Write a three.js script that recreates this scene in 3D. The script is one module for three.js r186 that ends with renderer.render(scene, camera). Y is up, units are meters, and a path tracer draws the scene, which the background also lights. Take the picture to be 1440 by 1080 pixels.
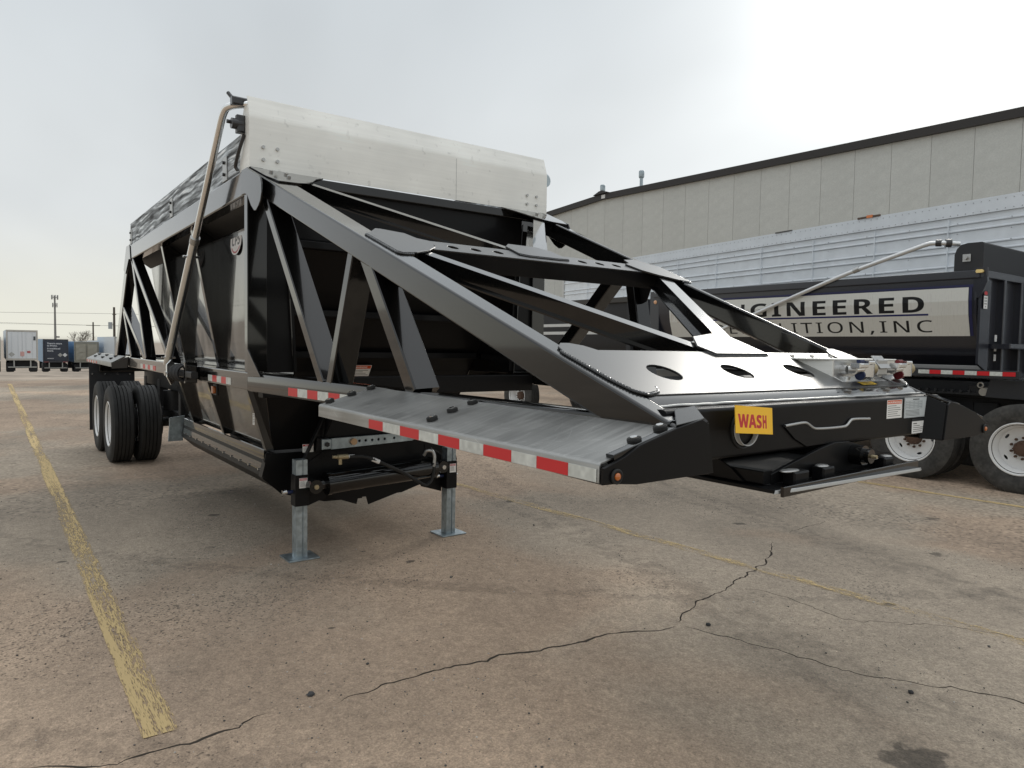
import * as THREE from 'three';
import { mergeGeometries, toCreasedNormals, mergeVertices } from 'three/addons/utils/BufferGeometryUtils.js';

// ───────── camera, sky, sun, exposure ─────────
const scene = new THREE.Scene();
const rad = THREE.MathUtils.degToRad;
const camera = new THREE.PerspectiveCamera(56.64, 4 / 3, 0.1, 6000);
camera.position.set(-2.5207, 1.6049, 4.6273);
camera.rotation.order = 'YXZ';
camera.rotation.set(rad(-2.899), rad(-36.321), rad(0.931));

const SUN = new THREE.Vector3(0.822, 0.425, -0.378).normalize();
const sun = new THREE.DirectionalLight(new THREE.Color(1, 0.95, 0.87), 0.5);
sun.position.copy(SUN).multiplyScalar(40); sun.target.position.set(0, 0, 0);
sun.castShadow = true; sun.shadow.radius = 20; sun.shadow.mapSize.set(2048, 2048);
Object.assign(sun.shadow.camera, { left: -25, right: 25, top: 25, bottom: -25, near: 1, far: 120 });
scene.add(sun, sun.target);

const renderer = new THREE.WebGLRenderer({ antialias: true });
renderer.toneMapping = THREE.LinearToneMapping;
renderer.toneMappingExposure = 1.0;
renderer.shadowMap.enabled = true;

// ───────── random and noise ─────────
let seed = 20240611;
const rnd = () => { seed = (seed * 1664525 + 1013904223) >>> 0; return seed / 4294967296; };
const rr_ = (a, b) => a + (b - a) * rnd();
const HT = new Float32Array(65536); for (let i = 0; i < 65536; i++) HT[i] = rnd();
function vn(x, y) {
  const xi = Math.floor(x), yi = Math.floor(y), fx = x - xi, fy = y - yi;
  const u = fx * fx * (3 - 2 * fx), v = fy * fy * (3 - 2 * fy);
  const a = (yi & 255) << 8, b = ((yi + 1) & 255) << 8, c = xi & 255, d = (xi + 1) & 255;
  const p = HT[a | c], q = HT[a | d], r = HT[b | c], s = HT[b | d];
  return p + (q - p) * u + (r - p) * v + (p - q - r + s) * u * v;
}
const fbm = (x, y, o = 4) => { let s = 0, a = 0.5, n = 0; for (let i = 0; i < o; i++) { s += a * vn(x, y); n += a; x = x * 2.03 + 17.3; y = y * 2.03 + 9.1; a *= 0.5; } return s / n; };
const clamp = (x, a = 0, b = 1) => Math.min(b, Math.max(a, x));
const sst = (a, b, x) => { const t = clamp((x - a) / (b - a)); return t * t * (3 - 2 * t); };
const mix = (a, b, t) => a + (b - a) * t;

// ───────── sky: thin overcast, the sun behind it ─────────
{
  const W = 1024, H = 512, d = new Float32Array(W * H * 4), D = new THREE.Vector3();
  for (let j = 0; j < H; j++) for (let i = 0; i < W; i++) {
    const el = ((j + 0.5) / H - 0.5) * Math.PI, az = ((i + 0.5) / W - 0.5) * 2 * Math.PI;
    D.set(Math.cos(el) * Math.cos(az), Math.sin(el), Math.cos(el) * Math.sin(az));
    const e = Math.max(0, D.y), ang = Math.acos(clamp(D.dot(SUN), -1, 1)) * 180 / Math.PI;
    const t = sst(0.0, 0.17, e), t2 = sst(0.12, 0.5, e), t3 = sst(0.5, 1.0, e); // overcast: cream at the horizon, grey above, brightest overhead
    let r = mix(0.82, 0.69, t), g = mix(0.81, 0.72, t), b = mix(0.71, 0.73, t);
    r = mix(r, 0.585, t2); g = mix(g, 0.63, t2); b = mix(b, 0.665, t2);
    r = mix(r, 1.18, t3); g = mix(g, 1.22, t3); b = mix(b, 1.25, t3);
    const px = D.x / (e + 0.25), pz = D.z / (e + 0.25);
    const c = (fbm(px * 1.1 + 40 + pz * 0.5, pz * 0.55 + 20, 5) - 0.5) * 0.42 + (fbm(px * 3.4 + 90, pz * 1.6 + 60, 4) - 0.5) * 0.1;
    const m = 1 + c * sst(0.0, 0.12, e);
    r *= m; g *= m; b *= m;
    const gl = 0.15 * Math.exp(-Math.pow(ang / 27, 2)) + 0.50 * Math.exp(-Math.pow(ang / 11, 2)) + 1.6 * Math.exp(-Math.pow(ang / 5, 2));
    const st = 1 + (fbm(px * 2.2 - pz * 2.0 + 7, px * 0.35 + pz * 0.35, 3) - 0.5) * 0.5;
    r += gl * st * 1.0; g += gl * st * 0.985; b += gl * st * 0.93;
    if (D.y < 0) { r = 0.25; g = 0.22; b = 0.19; }
    const k = (j * W + i) * 4; d[k] = r; d[k + 1] = g; d[k + 2] = b; d[k + 3] = 1;
  }
  const sky = new THREE.DataTexture(d, W, H, THREE.RGBAFormat, THREE.FloatType);
  sky.mapping = THREE.EquirectangularReflectionMapping; sky.magFilter = THREE.LinearFilter; sky.minFilter = THREE.LinearFilter; sky.wrapS = THREE.RepeatWrapping; sky.needsUpdate = true;
  scene.background = sky; scene.environment = sky;
}

// ───────── textures and materials ─────────
function tex(W, H, fn, srgb = false, wrap = true) {
  const d = new Uint8Array(W * H * 4);
  for (let j = 0; j < H; j++) for (let i = 0; i < W; i++) {
    const c = fn(i / W, j / H, i, j), k = (j * W + i) * 4;
    if (c.length) { d[k] = clamp(c[0]) * 255; d[k + 1] = clamp(c[1]) * 255; d[k + 2] = clamp(c[2]) * 255; } else d[k] = d[k + 1] = d[k + 2] = clamp(c) * 255;
    d[k + 3] = 255;
  }
  const t = new THREE.DataTexture(d, W, H); if (srgb) t.colorSpace = THREE.SRGBColorSpace;
  t.magFilter = THREE.LinearFilter; t.minFilter = THREE.LinearMipmapLinearFilter; t.generateMipmaps = true;
  if (wrap) t.wrapS = t.wrapT = THREE.RepeatWrapping; t.needsUpdate = true; return t;
}
const per = (f) => (u, v, P) => { // blend to make a tile
  const a = f(u * P, v * P), b = f((u - 1) * P, v * P), c = f(u * P, (v - 1) * P), d = f((u - 1) * P, (v - 1) * P);
  const x = sst(0.75, 1, u), y = sst(0.75, 1, v); return mix(mix(a, b, x), mix(c, d, x), y);
};
const std = (r, g, b, rough, metal = 0, extra = {}) => new THREE.MeshStandardMaterial({ color: new THREE.Color().setRGB(r, g, b), roughness: rough, metalness: metal, ...extra });
const phy = (r, g, b, rough, metal = 0, extra = {}) => new THREE.MeshPhysicalMaterial({ color: new THREE.Color().setRGB(r, g, b), roughness: rough, metalness: metal, ...extra });

// dust on paint: fine pale specks with an outline of their own
const dustT = (() => { const f = per((x, y) => fbm(x * 7, y * 7, 4)), g = per((x, y) => vn(x * 170, y * 170)); return tex(512, 512, (u, v) => { const n = f(u, v, 1), s = g(u, v, 1); return 0.42 + (n - 0.5) * 0.5 + (s > 0.93 ? 0.35 : 0); }); })();
const peelT = (() => { const f = per((x, y) => fbm(x * 22, y * 22, 3)); return tex(512, 512, (u, v) => f(u, v, 1)); })();
const specT = (() => { const g = per((x, y) => vn(x * 150, y * 150)), h = per((x, y) => fbm(x * 5, y * 5, 4)); return tex(1024, 1024, (u, v) => { const s = g(u, v, 1), n = h(u, v, 1); const k = 0.05 + (s > 0.95 && n > 0.5 ? 0.16 * (s - 0.95) / 0.05 : 0) + Math.max(0, n - 0.58) * 0.08; return [k, k * 0.99, k * 0.97]; }, true); })();
const black = phy(1, 1, 1, 0.16, 0, { map: specT, specularIntensity: 0.5, clearcoat: 0.9, clearcoatRoughness: 0.05, bumpMap: peelT, bumpScale: 0.00012 });
const blackTop = phy(1, 1, 1, 0.42, 0, { map: specT, ior: 1.45, clearcoat: 1, clearcoatRoughness: 0.34, bumpMap: peelT, bumpScale: 0.0002 }); // walked-on plate: the same black, duller with dust and scuffs
const satin = phy(0.0045, 0.0045, 0.005, 0.5, 0, { specularIntensity: 0.35, clearcoat: 0.12, clearcoatRoughness: 0.12 });
const waveT = (() => { const f = per((x, y) => fbm(x * 2.6, y * 1.6, 2)); return tex(256, 256, (u, v) => f(u, v, 1)); })();
const blackPanel = phy(0.0045, 0.0045, 0.005, 0.14, 0, { ior: 1.4, clearcoat: 1, clearcoatRoughness: 0.03, bumpMap: waveT, bumpScale: 0.02 }); // thin sheet, slightly wavy
const blackFlat = std(0.012, 0.012, 0.013, 0.55);
const darkSteel = phy(0.02, 0.02, 0.022, 0.4, 0, { clearcoat: 0.5, clearcoatRoughness: 0.2 });
const aluT = (() => { const f = per((x, y) => fbm(x * 3, y * 3, 5)), g = per((x, y) => fbm(x * 2.5, y * 120, 3)), s = per((x, y) => fbm(x * 26, y * 26, 3)); return tex(1024, 1024, (u, v) => { const n = f(u, v, 1), k = g(u, v, 1), q = s(u, v, 1); const w = 0.965 + (n - 0.5) * 0.12 + (k - 0.5) * 0.05 - Math.max(0, q - 0.70) * 0.5; return [w * 1.0, w * 0.992, w * 0.965]; }, true); })();
const alu = std(0.97, 0.98, 0.985, 0.42, 0.12, { map: aluT });
const scratchT = (() => {
  const W = 1024, d = new Float32Array(W * W).fill(0.45);
  const f = per((x, y) => fbm(x * 6, y * 6, 4)), g = per((x, y) => fbm(x * 3, y * 120, 3));
  for (let j = 0; j < W; j++) for (let i = 0; i < W; i++) d[j * W + i] = 0.40 + (f(i / W, j / W, 1) - 0.5) * 0.28 + (g(i / W, j / W, 1) - 0.5) * 0.2;
  for (let s = 0; s < 420; s++) { let x = rnd() * W, y = rnd() * W, a = rr_(-0.6, 0.6) + (rnd() < 0.5 ? 0.9 : 0), l = rr_(10, 90), w = rr_(0.05, 0.3); for (let k = 0; k < l; k++) { x += Math.cos(a); y += Math.sin(a); a += rr_(-0.03, 0.03); const i = ((y | 0) & 1023) * W + ((x | 0) & 1023); d[i] += w; } }
  return { d, W };
})();
const fendRough = tex(1024, 1024, (u, v, i, j) => 0.46 + (scratchT.d[j * 1024 + i] - 0.4) * 0.5);
const fendCol = tex(1024, 1024, (u, v, i, j) => { const k = 0.66 + (scratchT.d[j * 1024 + i] - 0.4) * 0.55; return [k, k * 1.0, k * 0.985]; }, true);
const fenderAlu = std(0.95, 0.95, 0.95, 1, 0.85, { map: fendCol, roughnessMap: fendRough });
const steel = std(0.9, 0.9, 0.89, 0.22, 1.0);
const steelDull = std(0.5, 0.5, 0.49, 0.42, 0.9);
const galvT = (() => { const f = per((x, y) => fbm(x * 30, y * 30, 3)), g = per((x, y) => fbm(x * 5, y * 5, 3)); return tex(512, 512, (u, v) => { const k = 0.68 + (f(u, v, 1) - 0.5) * 0.25 + (g(u, v, 1) - 0.5) * 0.2; return [k * 0.95, k, k * 1.02]; }, true); })();
const galv = std(0.95, 0.98, 1, 0.38, 0.75, { map: galvT });
const chrome = std(0.72, 0.72, 0.71, 0.16, 1);
const rubberT = (() => { const f = per((x, y) => fbm(x * 9, y * 9, 4)); return tex(512, 512, (u, v) => { const k = 0.16 + (f(u, v, 1) - 0.5) * 0.12; return [k, k, k * 0.98]; }, true); })();
const rubber = std(0.75, 0.75, 0.75, 0.72, 0, { map: rubberT });
const oldRubberT = (() => { const f = per((x, y) => fbm(x * 7, y * 7, 5)), g = per((x, y) => fbm(x * 40, y * 40, 3)); return tex(512, 512, (u, v) => { const k = 0.30 + (f(u, v, 1) - 0.5) * 0.2 + (g(u, v, 1) - 0.5) * 0.12; return [k, k * 0.98, k * 0.94]; }, true); })();
const oldRubber = std(0.7, 0.7, 0.7, 0.85, 0, { map: oldRubberT });
const whitePaint = phy(0.78, 0.78, 0.77, 0.35, 0, { clearcoat: 0.4, clearcoatRoughness: 0.2 });
const rustHub = std(0.09, 0.05, 0.032, 0.8);
const redTape = phy(0.60, 0.016, 0.022, 0.38, 0, { clearcoat: 0.3 });
const whiteTapeT = (() => { const f = per((x, y) => fbm(x * 60, y * 60, 2)), g = per((x, y) => fbm(x * 8, y * 8, 3)); return tex(512, 512, (u, v) => { const k = 0.86 + (f(u, v, 1) - 0.5) * 0.16 + (g(u, v, 1) - 0.5) * 0.14; return [k * 0.99, k, k * 0.98]; }, true); })();
const whiteTape = phy(0.85, 0.86, 0.85, 0.38, 0, { map: whiteTapeT, clearcoat: 0.3 });
const pinkTape = redTape;
const amber = phy(0.5, 0.13, 0.012, 0.25, 0, { clearcoat: 1 });
const bronze = std(0.45, 0.30, 0.18, 0.4, 0.8);
const blueAnod = std(0.018, 0.03, 0.09, 0.4, 0.3);
const redAnod = std(0.16, 0.012, 0.016, 0.45, 0.1);
const brass = std(0.42, 0.35, 0.22, 0.45, 0.7);
const woodT = (() => {
  return tex(2048, 256, (u, v) => {
    const x = u * 9, y = v * 2.2; // grain runs along the board
    const ring = Math.sin(6.283 * (v * 6.5 + fbm(x * 0.45, v * 1.2 + 3, 3) * 2.6 + fbm(x * 3, v * 7, 2) * 0.25));
    const fine = fbm(x * 6, y * 60, 3), pat = fbm(x * 2.6 + 5, y * 3, 4);
    const str = fbm(x * 1.1 + fbm(x * 0.6, v * 2, 2) * 1.5, v * 15 + fbm(x * 0.7, v * 1.5 + 8, 3) * 5, 4);
    let k = 0.62 + (str - 0.5) * 1.25 + 0.05 * ring + (fine - 0.5) * 0.55 + (pat - 0.5) * 0.5;
    return [k * 0.95, k * 0.98, k];
  }, true);
})();
const wood = std(1, 1, 1, 0.8, 0, { map: woodT, bumpMap: woodT, bumpScale: 0.001 });
const woodFar = wood;

// ───────── geometry helpers ─────────
const V3 = (x, y, z) => new THREE.Vector3(x, y, z);
function boxUV(g) {
  const p = g.attributes.position, n = g.attributes.normal, uv = new Float32Array(p.count * 2);
  for (let i = 0; i < p.count; i++) {
    const ax = Math.abs(n.getX(i)), ay = Math.abs(n.getY(i)), az = Math.abs(n.getZ(i));
    if (ax >= ay && ax >= az) { uv[2 * i] = p.getZ(i); uv[2 * i + 1] = p.getY(i); }
    else if (ay >= az) { uv[2 * i] = p.getX(i); uv[2 * i + 1] = p.getZ(i); }
    else { uv[2 * i] = p.getX(i); uv[2 * i + 1] = p.getY(i); }
  }
  g.setAttribute('uv', new THREE.BufferAttribute(uv, 2)); return g;
}
const keep = (g) => { g.userData.keep = true; return g; };
function triGeo(tris, crease = 0.7) {
  const a = new Float32Array(tris.length * 3); tris.forEach((v, i) => { a[3 * i] = v.x; a[3 * i + 1] = v.y; a[3 * i + 2] = v.z; });
  const g = new THREE.BufferGeometry(); g.setAttribute('position', new THREE.BufferAttribute(a, 3));
  return toCreasedNormals(g, crease);
}
// loft between a list of rings of 3D points (same count each), closed round, capped
function loft(rings, capped = true, crease = 0.7) {
  const T = [], n = rings[0].length;
  for (let k = 0; k + 1 < rings.length; k++) for (let i = 0; i < n; i++) {
    const a = rings[k][i], b = rings[k][(i + 1) % n], c = rings[k + 1][(i + 1) % n], d = rings[k + 1][i];
    T.push(a, b, c, a, c, d);
  }
  if (capped) for (const R of [rings[0], rings[rings.length - 1]]) {
    const o = R[0], e1 = R[1].clone().sub(o).normalize(); let nn = V3(0, 0, 0);
    for (let i = 1; i + 1 < n; i++) nn.add(R[i].clone().sub(o).cross(R[i + 1].clone().sub(o)));
    nn.normalize(); const e2 = nn.clone().cross(e1);
    const P2 = R.map((p) => new THREE.Vector2(p.clone().sub(o).dot(e1), p.clone().sub(o).dot(e2)));
    for (const t of THREE.ShapeUtils.triangulateShape(P2, [])) T.push(R[t[0]], R[t[1]], R[t[2]]);
  }
  return triGeo(T, crease);
}
const rrect = (w, h, r = 0.008, n = 3) => { const P = []; P.nrm = []; [[1, 1, 0], [-1, 1, 90], [-1, -1, 180], [1, -1, 270]].forEach(([sx, sy, a0]) => { for (let i = 0; i <= n; i++) { const a = rad(a0 + 90 * i / n); P.push([sx * (w / 2 - r) + r * Math.cos(a), sy * (h / 2 - r) + r * Math.sin(a)]); P.nrm.push([Math.cos(a), Math.sin(a)]); } }); return P; };
const chan = (w, h, t) => [[-w / 2, -h / 2], [w / 2, -h / 2], [w / 2, -h / 2 + t], [-w / 2 + t, -h / 2 + t], [-w / 2 + t, h / 2 - t], [w / 2, h / 2 - t], [w / 2, h / 2], [-w / 2, h / 2]];
// rings with a given normal at every point (rounded corners, flat faces), flat caps
function loftN(rings, nrm) {
  const T = [], N = [], n = rings[0].length;
  for (let i = 0; i < n; i++) { const j = (i + 1) % n, [A, B] = rings; const gn = B[j].clone().sub(A[i]).cross(B[i].clone().sub(A[j])), fl = gn.dot(nrm[i].clone().add(nrm[j])) < 0; for (const [R, k] of fl ? [[A, i], [B, j], [A, j], [A, i], [B, i], [B, j]] : [[A, i], [A, j], [B, j], [A, i], [B, j], [B, i]]) { T.push(R[k]); N.push(nrm[k]); } }
  const g = new THREE.BufferGeometry(); g.setAttribute('position', new THREE.Float32BufferAttribute(T.flatMap((v) => v.toArray()), 3)); g.setAttribute('normal', new THREE.Float32BufferAttribute(N.flatMap((v) => v.toArray()), 3));
  const C = []; for (const R of rings) for (let i = 1; i + 1 < n; i++) C.push(R[0], R[i], R[i + 1]);
  const h = triGeo(C, 0.3); h.deleteAttribute('uv'); return mergeGeometries([g, h]);
}
function prism(sec, a, b, up = [0, 1, 0]) {
  const p0 = V3(...a), p1 = V3(...b), t = p1.clone().sub(p0).normalize(), s = t.clone().cross(V3(...up)).normalize(), u = s.clone().cross(t).normalize();
  const ring = (p) => sec.map(([x, y]) => p.clone().addScaledVector(s, x).addScaledVector(u, y));
  if (sec.nrm) return loftN([ring(p0), ring(p1)], sec.nrm.map(([x, y]) => V3(0, 0, 0).addScaledVector(s, x).addScaledVector(u, y)));
  return loft([ring(p0), ring(p1)]);
}
const bx = (w, h, d, x, y, z, r = 0.004) => { // chamfered box
  r = Math.min(r, w / 3, h / 3, d / 3);
  const s = new THREE.Shape(); const a = w / 2 - r, b = h / 2 - r;
  s.moveTo(-a, -b); s.lineTo(a, -b); s.lineTo(a, b); s.lineTo(-a, b); s.closePath();
  const g = new THREE.ExtrudeGeometry(s, { depth: d - 2 * r, bevelEnabled: true, bevelThickness: r, bevelSize: r, bevelSegments: 1, steps: 1 });
  g.translate(x, y, z - d / 2 + r); return g;
};
// flat plate from a 3D outline, thickness t along its normal (both ways when mid)
function plate(pts, t = 0.008, holes = [], bev = 0.0015) {
  const P = pts.map((p) => V3(...p)), o = P[0], nn = V3(0, 0, 0);
  for (let i = 1; i + 1 < P.length; i++) nn.add(P[i].clone().sub(o).cross(P[i + 1].clone().sub(o)));
  nn.normalize(); const e1 = P[1].clone().sub(o).normalize(), e2 = nn.clone().cross(e1);
  const to2 = (p) => new THREE.Vector2(p.clone().sub(o).dot(e1), p.clone().sub(o).dot(e2));
  const sh = new THREE.Shape(P.map(to2));
  for (const h of holes) sh.holes.push(new THREE.Path(h.map((q) => to2(V3(...q)))));
  const g = new THREE.ExtrudeGeometry(sh, { depth: Math.max(0.0005, t - 2 * bev), bevelEnabled: true, bevelThickness: bev, bevelSize: bev, bevelOffset: -bev, bevelSegments: 1, curveSegments: 12 });
  g.translate(0, 0, -t / 2 + bev);
  g.applyMatrix4(new THREE.Matrix4().makeBasis(e1, e2, nn).setPosition(o)); return g;
}
const tube = (pts, r, n = 64, m = 10) => new THREE.TubeGeometry(new THREE.CatmullRomCurve3(pts.map((p) => V3(...p)), false, 'catmullrom', 0.35), n, r, m, false);
const rod = (a, b, r, m = 14) => { const A = V3(...a), B = V3(...b), g = new THREE.CylinderGeometry(r, r, A.distanceTo(B), m); g.applyQuaternion(new THREE.Quaternion().setFromUnitVectors(V3(0, 1, 0), B.clone().sub(A).normalize())); const c = A.add(B).multiplyScalar(0.5); g.translate(c.x, c.y, c.z); return g; };
const merge = (L) => mergeGeometries(L.map((g) => { let q = g.index ? g.toNonIndexed() : g; for (const k of Object.keys(q.attributes)) if (!['position', 'normal', 'uv'].includes(k)) q.deleteAttribute(k); if (!q.attributes.uv) boxUV(q); return q; }));
const lathe = (pts, seg = 40) => new THREE.LatheGeometry(pts.map(([a, b]) => new THREE.Vector2(a, b)), seg);
const axisX = (g) => g.rotateZ(-Math.PI / 2), axisZ = (g) => g.rotateX(Math.PI / 2);

const taken = {};
const numbered = (n) => { const k = taken[n] = (taken[n] ?? -1) + 1; return k ? n + '_' + String(k).padStart(3, '0') : n; };
function mesh(name, g, m, parent, label) {
  if (!g.userData.keep) { if (g.index) g = g.toNonIndexed(); boxUV(g); }
  const o = new THREE.Mesh(g, m); o.name = name; o.castShadow = o.receiveShadow = true; if (label) o.userData.label = label; parent.add(o); return o;
}
function group(name, parent, label) { const o = new THREE.Group(); o.name = name; if (label) o.userData.label = label; parent.add(o); return o; }
function thing(name, label, category, pos = [0, 0, 0], grp) { const o = new THREE.Group(); o.name = numbered(name); o.position.set(...pos); o.userData = { label, category }; if (grp) o.userData.group = grp; scene.add(o); return o; }
function struct(name, g, m) { const o = new THREE.Mesh(g, m); o.name = numbered(name); o.castShadow = o.receiveShadow = true; o.userData.kind = 'structure'; scene.add(o); return o; }
function canvasTex(w, h, draw) { const c = document.createElement('canvas'); c.width = w; c.height = h; const x = c.getContext('2d'); draw(x, w, h); const t = new THREE.CanvasTexture(c); t.colorSpace = THREE.SRGBColorSpace; return t; }
function decal(name, t, c, U, V, w, h, parent, label, extra = {}) { // thin printed sheet centred at c, U to its right, V up
  const g = new THREE.PlaneGeometry(w, h), u = V3(...U).normalize(), v = V3(...V).normalize(), n = u.clone().cross(v).normalize();
  g.applyMatrix4(new THREE.Matrix4().makeBasis(u, v.copy(n).cross(u), n).setPosition(V3(...c)));
  return mesh(name, keep(g), new THREE.MeshPhysicalMaterial({ map: t, roughness: 0.45, clearcoat: 0.2, ...extra }), parent, label);
}

// ───────── wheels ─────────
const bolt = (r, l) => new THREE.CylinderGeometry(r, r, l, 8);
const wheelGeo = {};
function wheelParts(R, w, rimR, old) {
  const key = R + '_' + w + old; if (wheelGeo[key]) return wheelGeo[key];
  const h = w / 2, P = [[rimR - 0.02, -h * 0.72], [rimR + 0.01, -h * 0.86], [mix(rimR, R, 0.35), -h * 0.99], [mix(rimR, R, 0.6), -h], [mix(rimR, R, 0.82), -h * 0.95], [R - 0.022, -h * 0.86], [R - 0.006, -h * 0.80]];
  const gr = 0.011, tw = h * 0.78; // ribs with grooves
  for (let i = 0; i < 5; i++) { const a = -tw + (2 * tw) * (i / 5) + (i ? gr / 2 : 0), b = -tw + (2 * tw) * ((i + 1) / 5) - (i < 4 ? gr / 2 : 0); P.push([R - 0.001, a], [R - 0.001, b]); if (i < 4) P.push([R - 0.014, b + 0.001], [R - 0.014, b + gr - 0.001]); }
  for (const [r, y] of [[R - 0.006, h * 0.80], [R - 0.022, h * 0.86], [mix(rimR, R, 0.82), h * 0.95], [mix(rimR, R, 0.6), h], [mix(rimR, R, 0.35), h * 0.99], [rimR + 0.01, h * 0.86], [rimR - 0.02, h * 0.72]]) P.push([r, y]);
  const tyre = axisX(toCreasedNormals(lathe(P, 56), 0.5));
  const d = h * 0.9;
  const barrel = lathe([[rimR - 0.03, -h * 0.9], [rimR - 0.035, d - 0.16], [rimR - 0.022, d - 0.045], [rimR - 0.006, d - 0.03], [rimR + 0.006, d - 0.008], [rimR + 0.012, d], [rimR + 0.002, d + 0.004], [rimR - 0.012, d - 0.02], [rimR - 0.032, d - 0.05], [rimR - 0.045, d - 0.15]], 48);
  const sh = new THREE.Shape(); sh.absarc(0, 0, rimR - 0.04, 0, Math.PI * 2, false);
  for (let i = 0; i < 5; i++) { const a = i * Math.PI * 2 / 5 + 0.3, p = new THREE.Path(); p.absellipse(Math.cos(a) * (rimR - 0.085), Math.sin(a) * (rimR - 0.085), 0.017, 0.034, 0, Math.PI * 2, true, a); sh.holes.push(p); }
  const cp = new THREE.Path(); cp.absarc(0, 0, 0.085, 0, Math.PI * 2, true); sh.holes.push(cp);
  const disc = new THREE.ExtrudeGeometry(sh, { depth: 0.012, bevelEnabled: true, bevelSize: 0.002, bevelThickness: 0.002, bevelSegments: 1, curveSegments: 24 }); disc.rotateX(-Math.PI / 2); disc.translate(0, d - 0.165, 0);
  const rim = axisX(toCreasedNormals(merge([barrel, disc]), 0.6));
  const H = [lathe([[0, 0.09], [0.055, 0.088], [0.07, 0.07], [0.078, 0.0], [0.084, -0.03], [0.0, -0.03]], 24)];
  for (let i = 0; i < 8; i++) { const a = i * Math.PI / 4; const b = bolt(0.009, 0.03); b.translate(Math.cos(a) * 0.062, 0.085, Math.sin(a) * 0.062); H.push(b); }
  const hub = axisX(merge(H).scale(1.22, 1, 1.22).translate(0, d - 0.15, 0));
  const N = []; for (let i = 0; i < 10; i++) { const a = i * Math.PI / 5; const b = new THREE.CylinderGeometry(0.015, 0.017, 0.035, 6); b.translate(Math.cos(a) * 0.125, d - 0.14, Math.sin(a) * 0.125); N.push(b); }
  const nuts = axisX(merge(N));
  return wheelGeo[key] = { tyre, rim, hub, nuts };
}
function wheel(parent, x, y, z, R, w, out, o = {}) { // out = +1/-1: which way the outer face looks along x
  const G = wheelParts(R, w, o.rim ?? 0.29, o.old), g = group('wheel', parent); g.position.set(x, y, z); if (out < 0) g.rotation.y = Math.PI;
  mesh('tyre', G.tyre.clone(), o.old ? oldRubber : rubber, g); mesh('rim', G.rim.clone(), o.rimMat ?? whitePaint, g);
  if (o.hub) { mesh('hub', G.hub.clone(), o.hubMat ?? darkSteel, g); mesh('lug_nuts', G.nuts.clone(), o.nutMat ?? darkSteel, g); }
  return g;
}

// ───────── ground ─────────
// worn, dusty asphalt: colour in sRGB-like values from world position
const tracks = [[9, -9, 13.2, 0.11, 0.10], [9, -9, 15.3, 0.11, 0.09], [-14, -3, 15.8, 0.11, 0.09], [-14, -3, 17.7, 0.11, 0.08], [30, 8, 27.5, 0.11, 0.10], [30, 8, 29.4, 0.11, 0.09]]; // tyre tracks: centre, radius, half width, strength
function groundCol(x, z, fine) {
  const wx = x + (fbm(x * 0.7 + 3, z * 0.7, 3) - 0.5) * 1.2, wz = z + (fbm(x * 0.7 + 31, z * 0.7 + 11, 3) - 0.5) * 1.2;
  const big = fbm(wx * 0.28 + 11, wz * 0.28 + 4, 4), mid = fbm(wx * 1.3 + 50, wz * 1.3 + 7, 4);
  const br = sst(0.40, 0.60, fbm(wx * 0.42 + 71, wz * 0.42 + 33, 4)); // red-brown dirt tracked over the grey
  let r = mix(0.630, 0.648, br), g = mix(0.577, 0.568, br), b = mix(0.512, 0.490, br);
  const k = 1 + (big - 0.5) * 0.42 + (mid - 0.5) * 0.18;
  r *= k; g *= k; b *= k;
  const sa = fbm(x * 2.0 + z * 0.9, (z * 2.0 - x * 0.9) * 0.12 + 40, 3); // drag marks across the lot
  const s2 = 1 + (sa - 0.5) * 0.14; r *= s2; g *= s2; b *= s2;
  for (const [cx, cz, R, w, d] of tracks) { const q = Math.abs(Math.hypot(x - cx, z - cz) - R); if (q < w) { const e = 1 - d * sst(w, w * 0.5, q) * sst(0.38, 0.6, fbm(x * 14 + R, z * 14, 3)); r *= e; g *= e; b *= e; } }
  if (fine) {
    const a = vn(x * 55 + 5, z * 55), f2 = vn(x * 140 + z * 30, z * 140 - x * 30 + 9), f3 = fbm(x * 24 + 9, z * 24 + 2, 3);
    let q = 1 + (a - 0.5) * 0.08 + (f2 - 0.5) * 0.18 + (f3 - 0.5) * 0.14 + (HT[((x * 251 | 0) * 7919 + (z * 251 | 0) * 104729) & 65535] - 0.5) * 0.2;
    const st = vn(x * 92 - z * 38 + 60, z * 92 + x * 38 + 100), wr = fbm(x * 0.9 + 12, z * 0.9 + 60, 4);
    if (st > 0.86 - (wr - 0.5) * 0.5) q *= 1 - 0.40 * sst(0.86, 0.97, st + (wr - 0.5) * 0.5); // worn-out pits
    const ch = vn(x * 120 + 300, z * 120 + 17); if (ch > 0.94) q *= 1 + 0.30 * sst(0.94, 1, ch); // pale chips of stone
    r *= q; g *= q; b *= q;
  }
  return [r, g, b];
}
const grainT = (() => { const f = per((x, y) => fbm(x * 60, y * 60, 3)), g = per((x, y) => vn(x * 190, y * 190)); return tex(1024, 1024, (u, v) => 0.5 + (f(u, v, 1) - 0.5) * 0.8 + (g(u, v, 1) - 0.5) * 0.5); })();
const nearBox = [-4.2, -3.2, 4.0, 5.0], midBox = [-12, -30, 28, 10];
const drips = [[0.42, 3.37, 0.15, 0.35], [1.85, -1.33, 0.06, 0.4], [0.0, -0.04, 0.04, 0.45], [2.1, 2.45, 0.06, 0.3], [3.6, 2.1, 0.08, 0.3], [4.4, 2.6, 0.07, 0.35], [3.1, 0.6, 0.06, 0.35], [4.9, 1.5, 0.08, 0.3]];
for (let i = 0; i < 170; i++) drips.push([rr_(-6, 12), rr_(-14, 4.6), 0.012 + 0.06 * Math.pow(rnd(), 3), rr_(0.12, 0.42)]);
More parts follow.
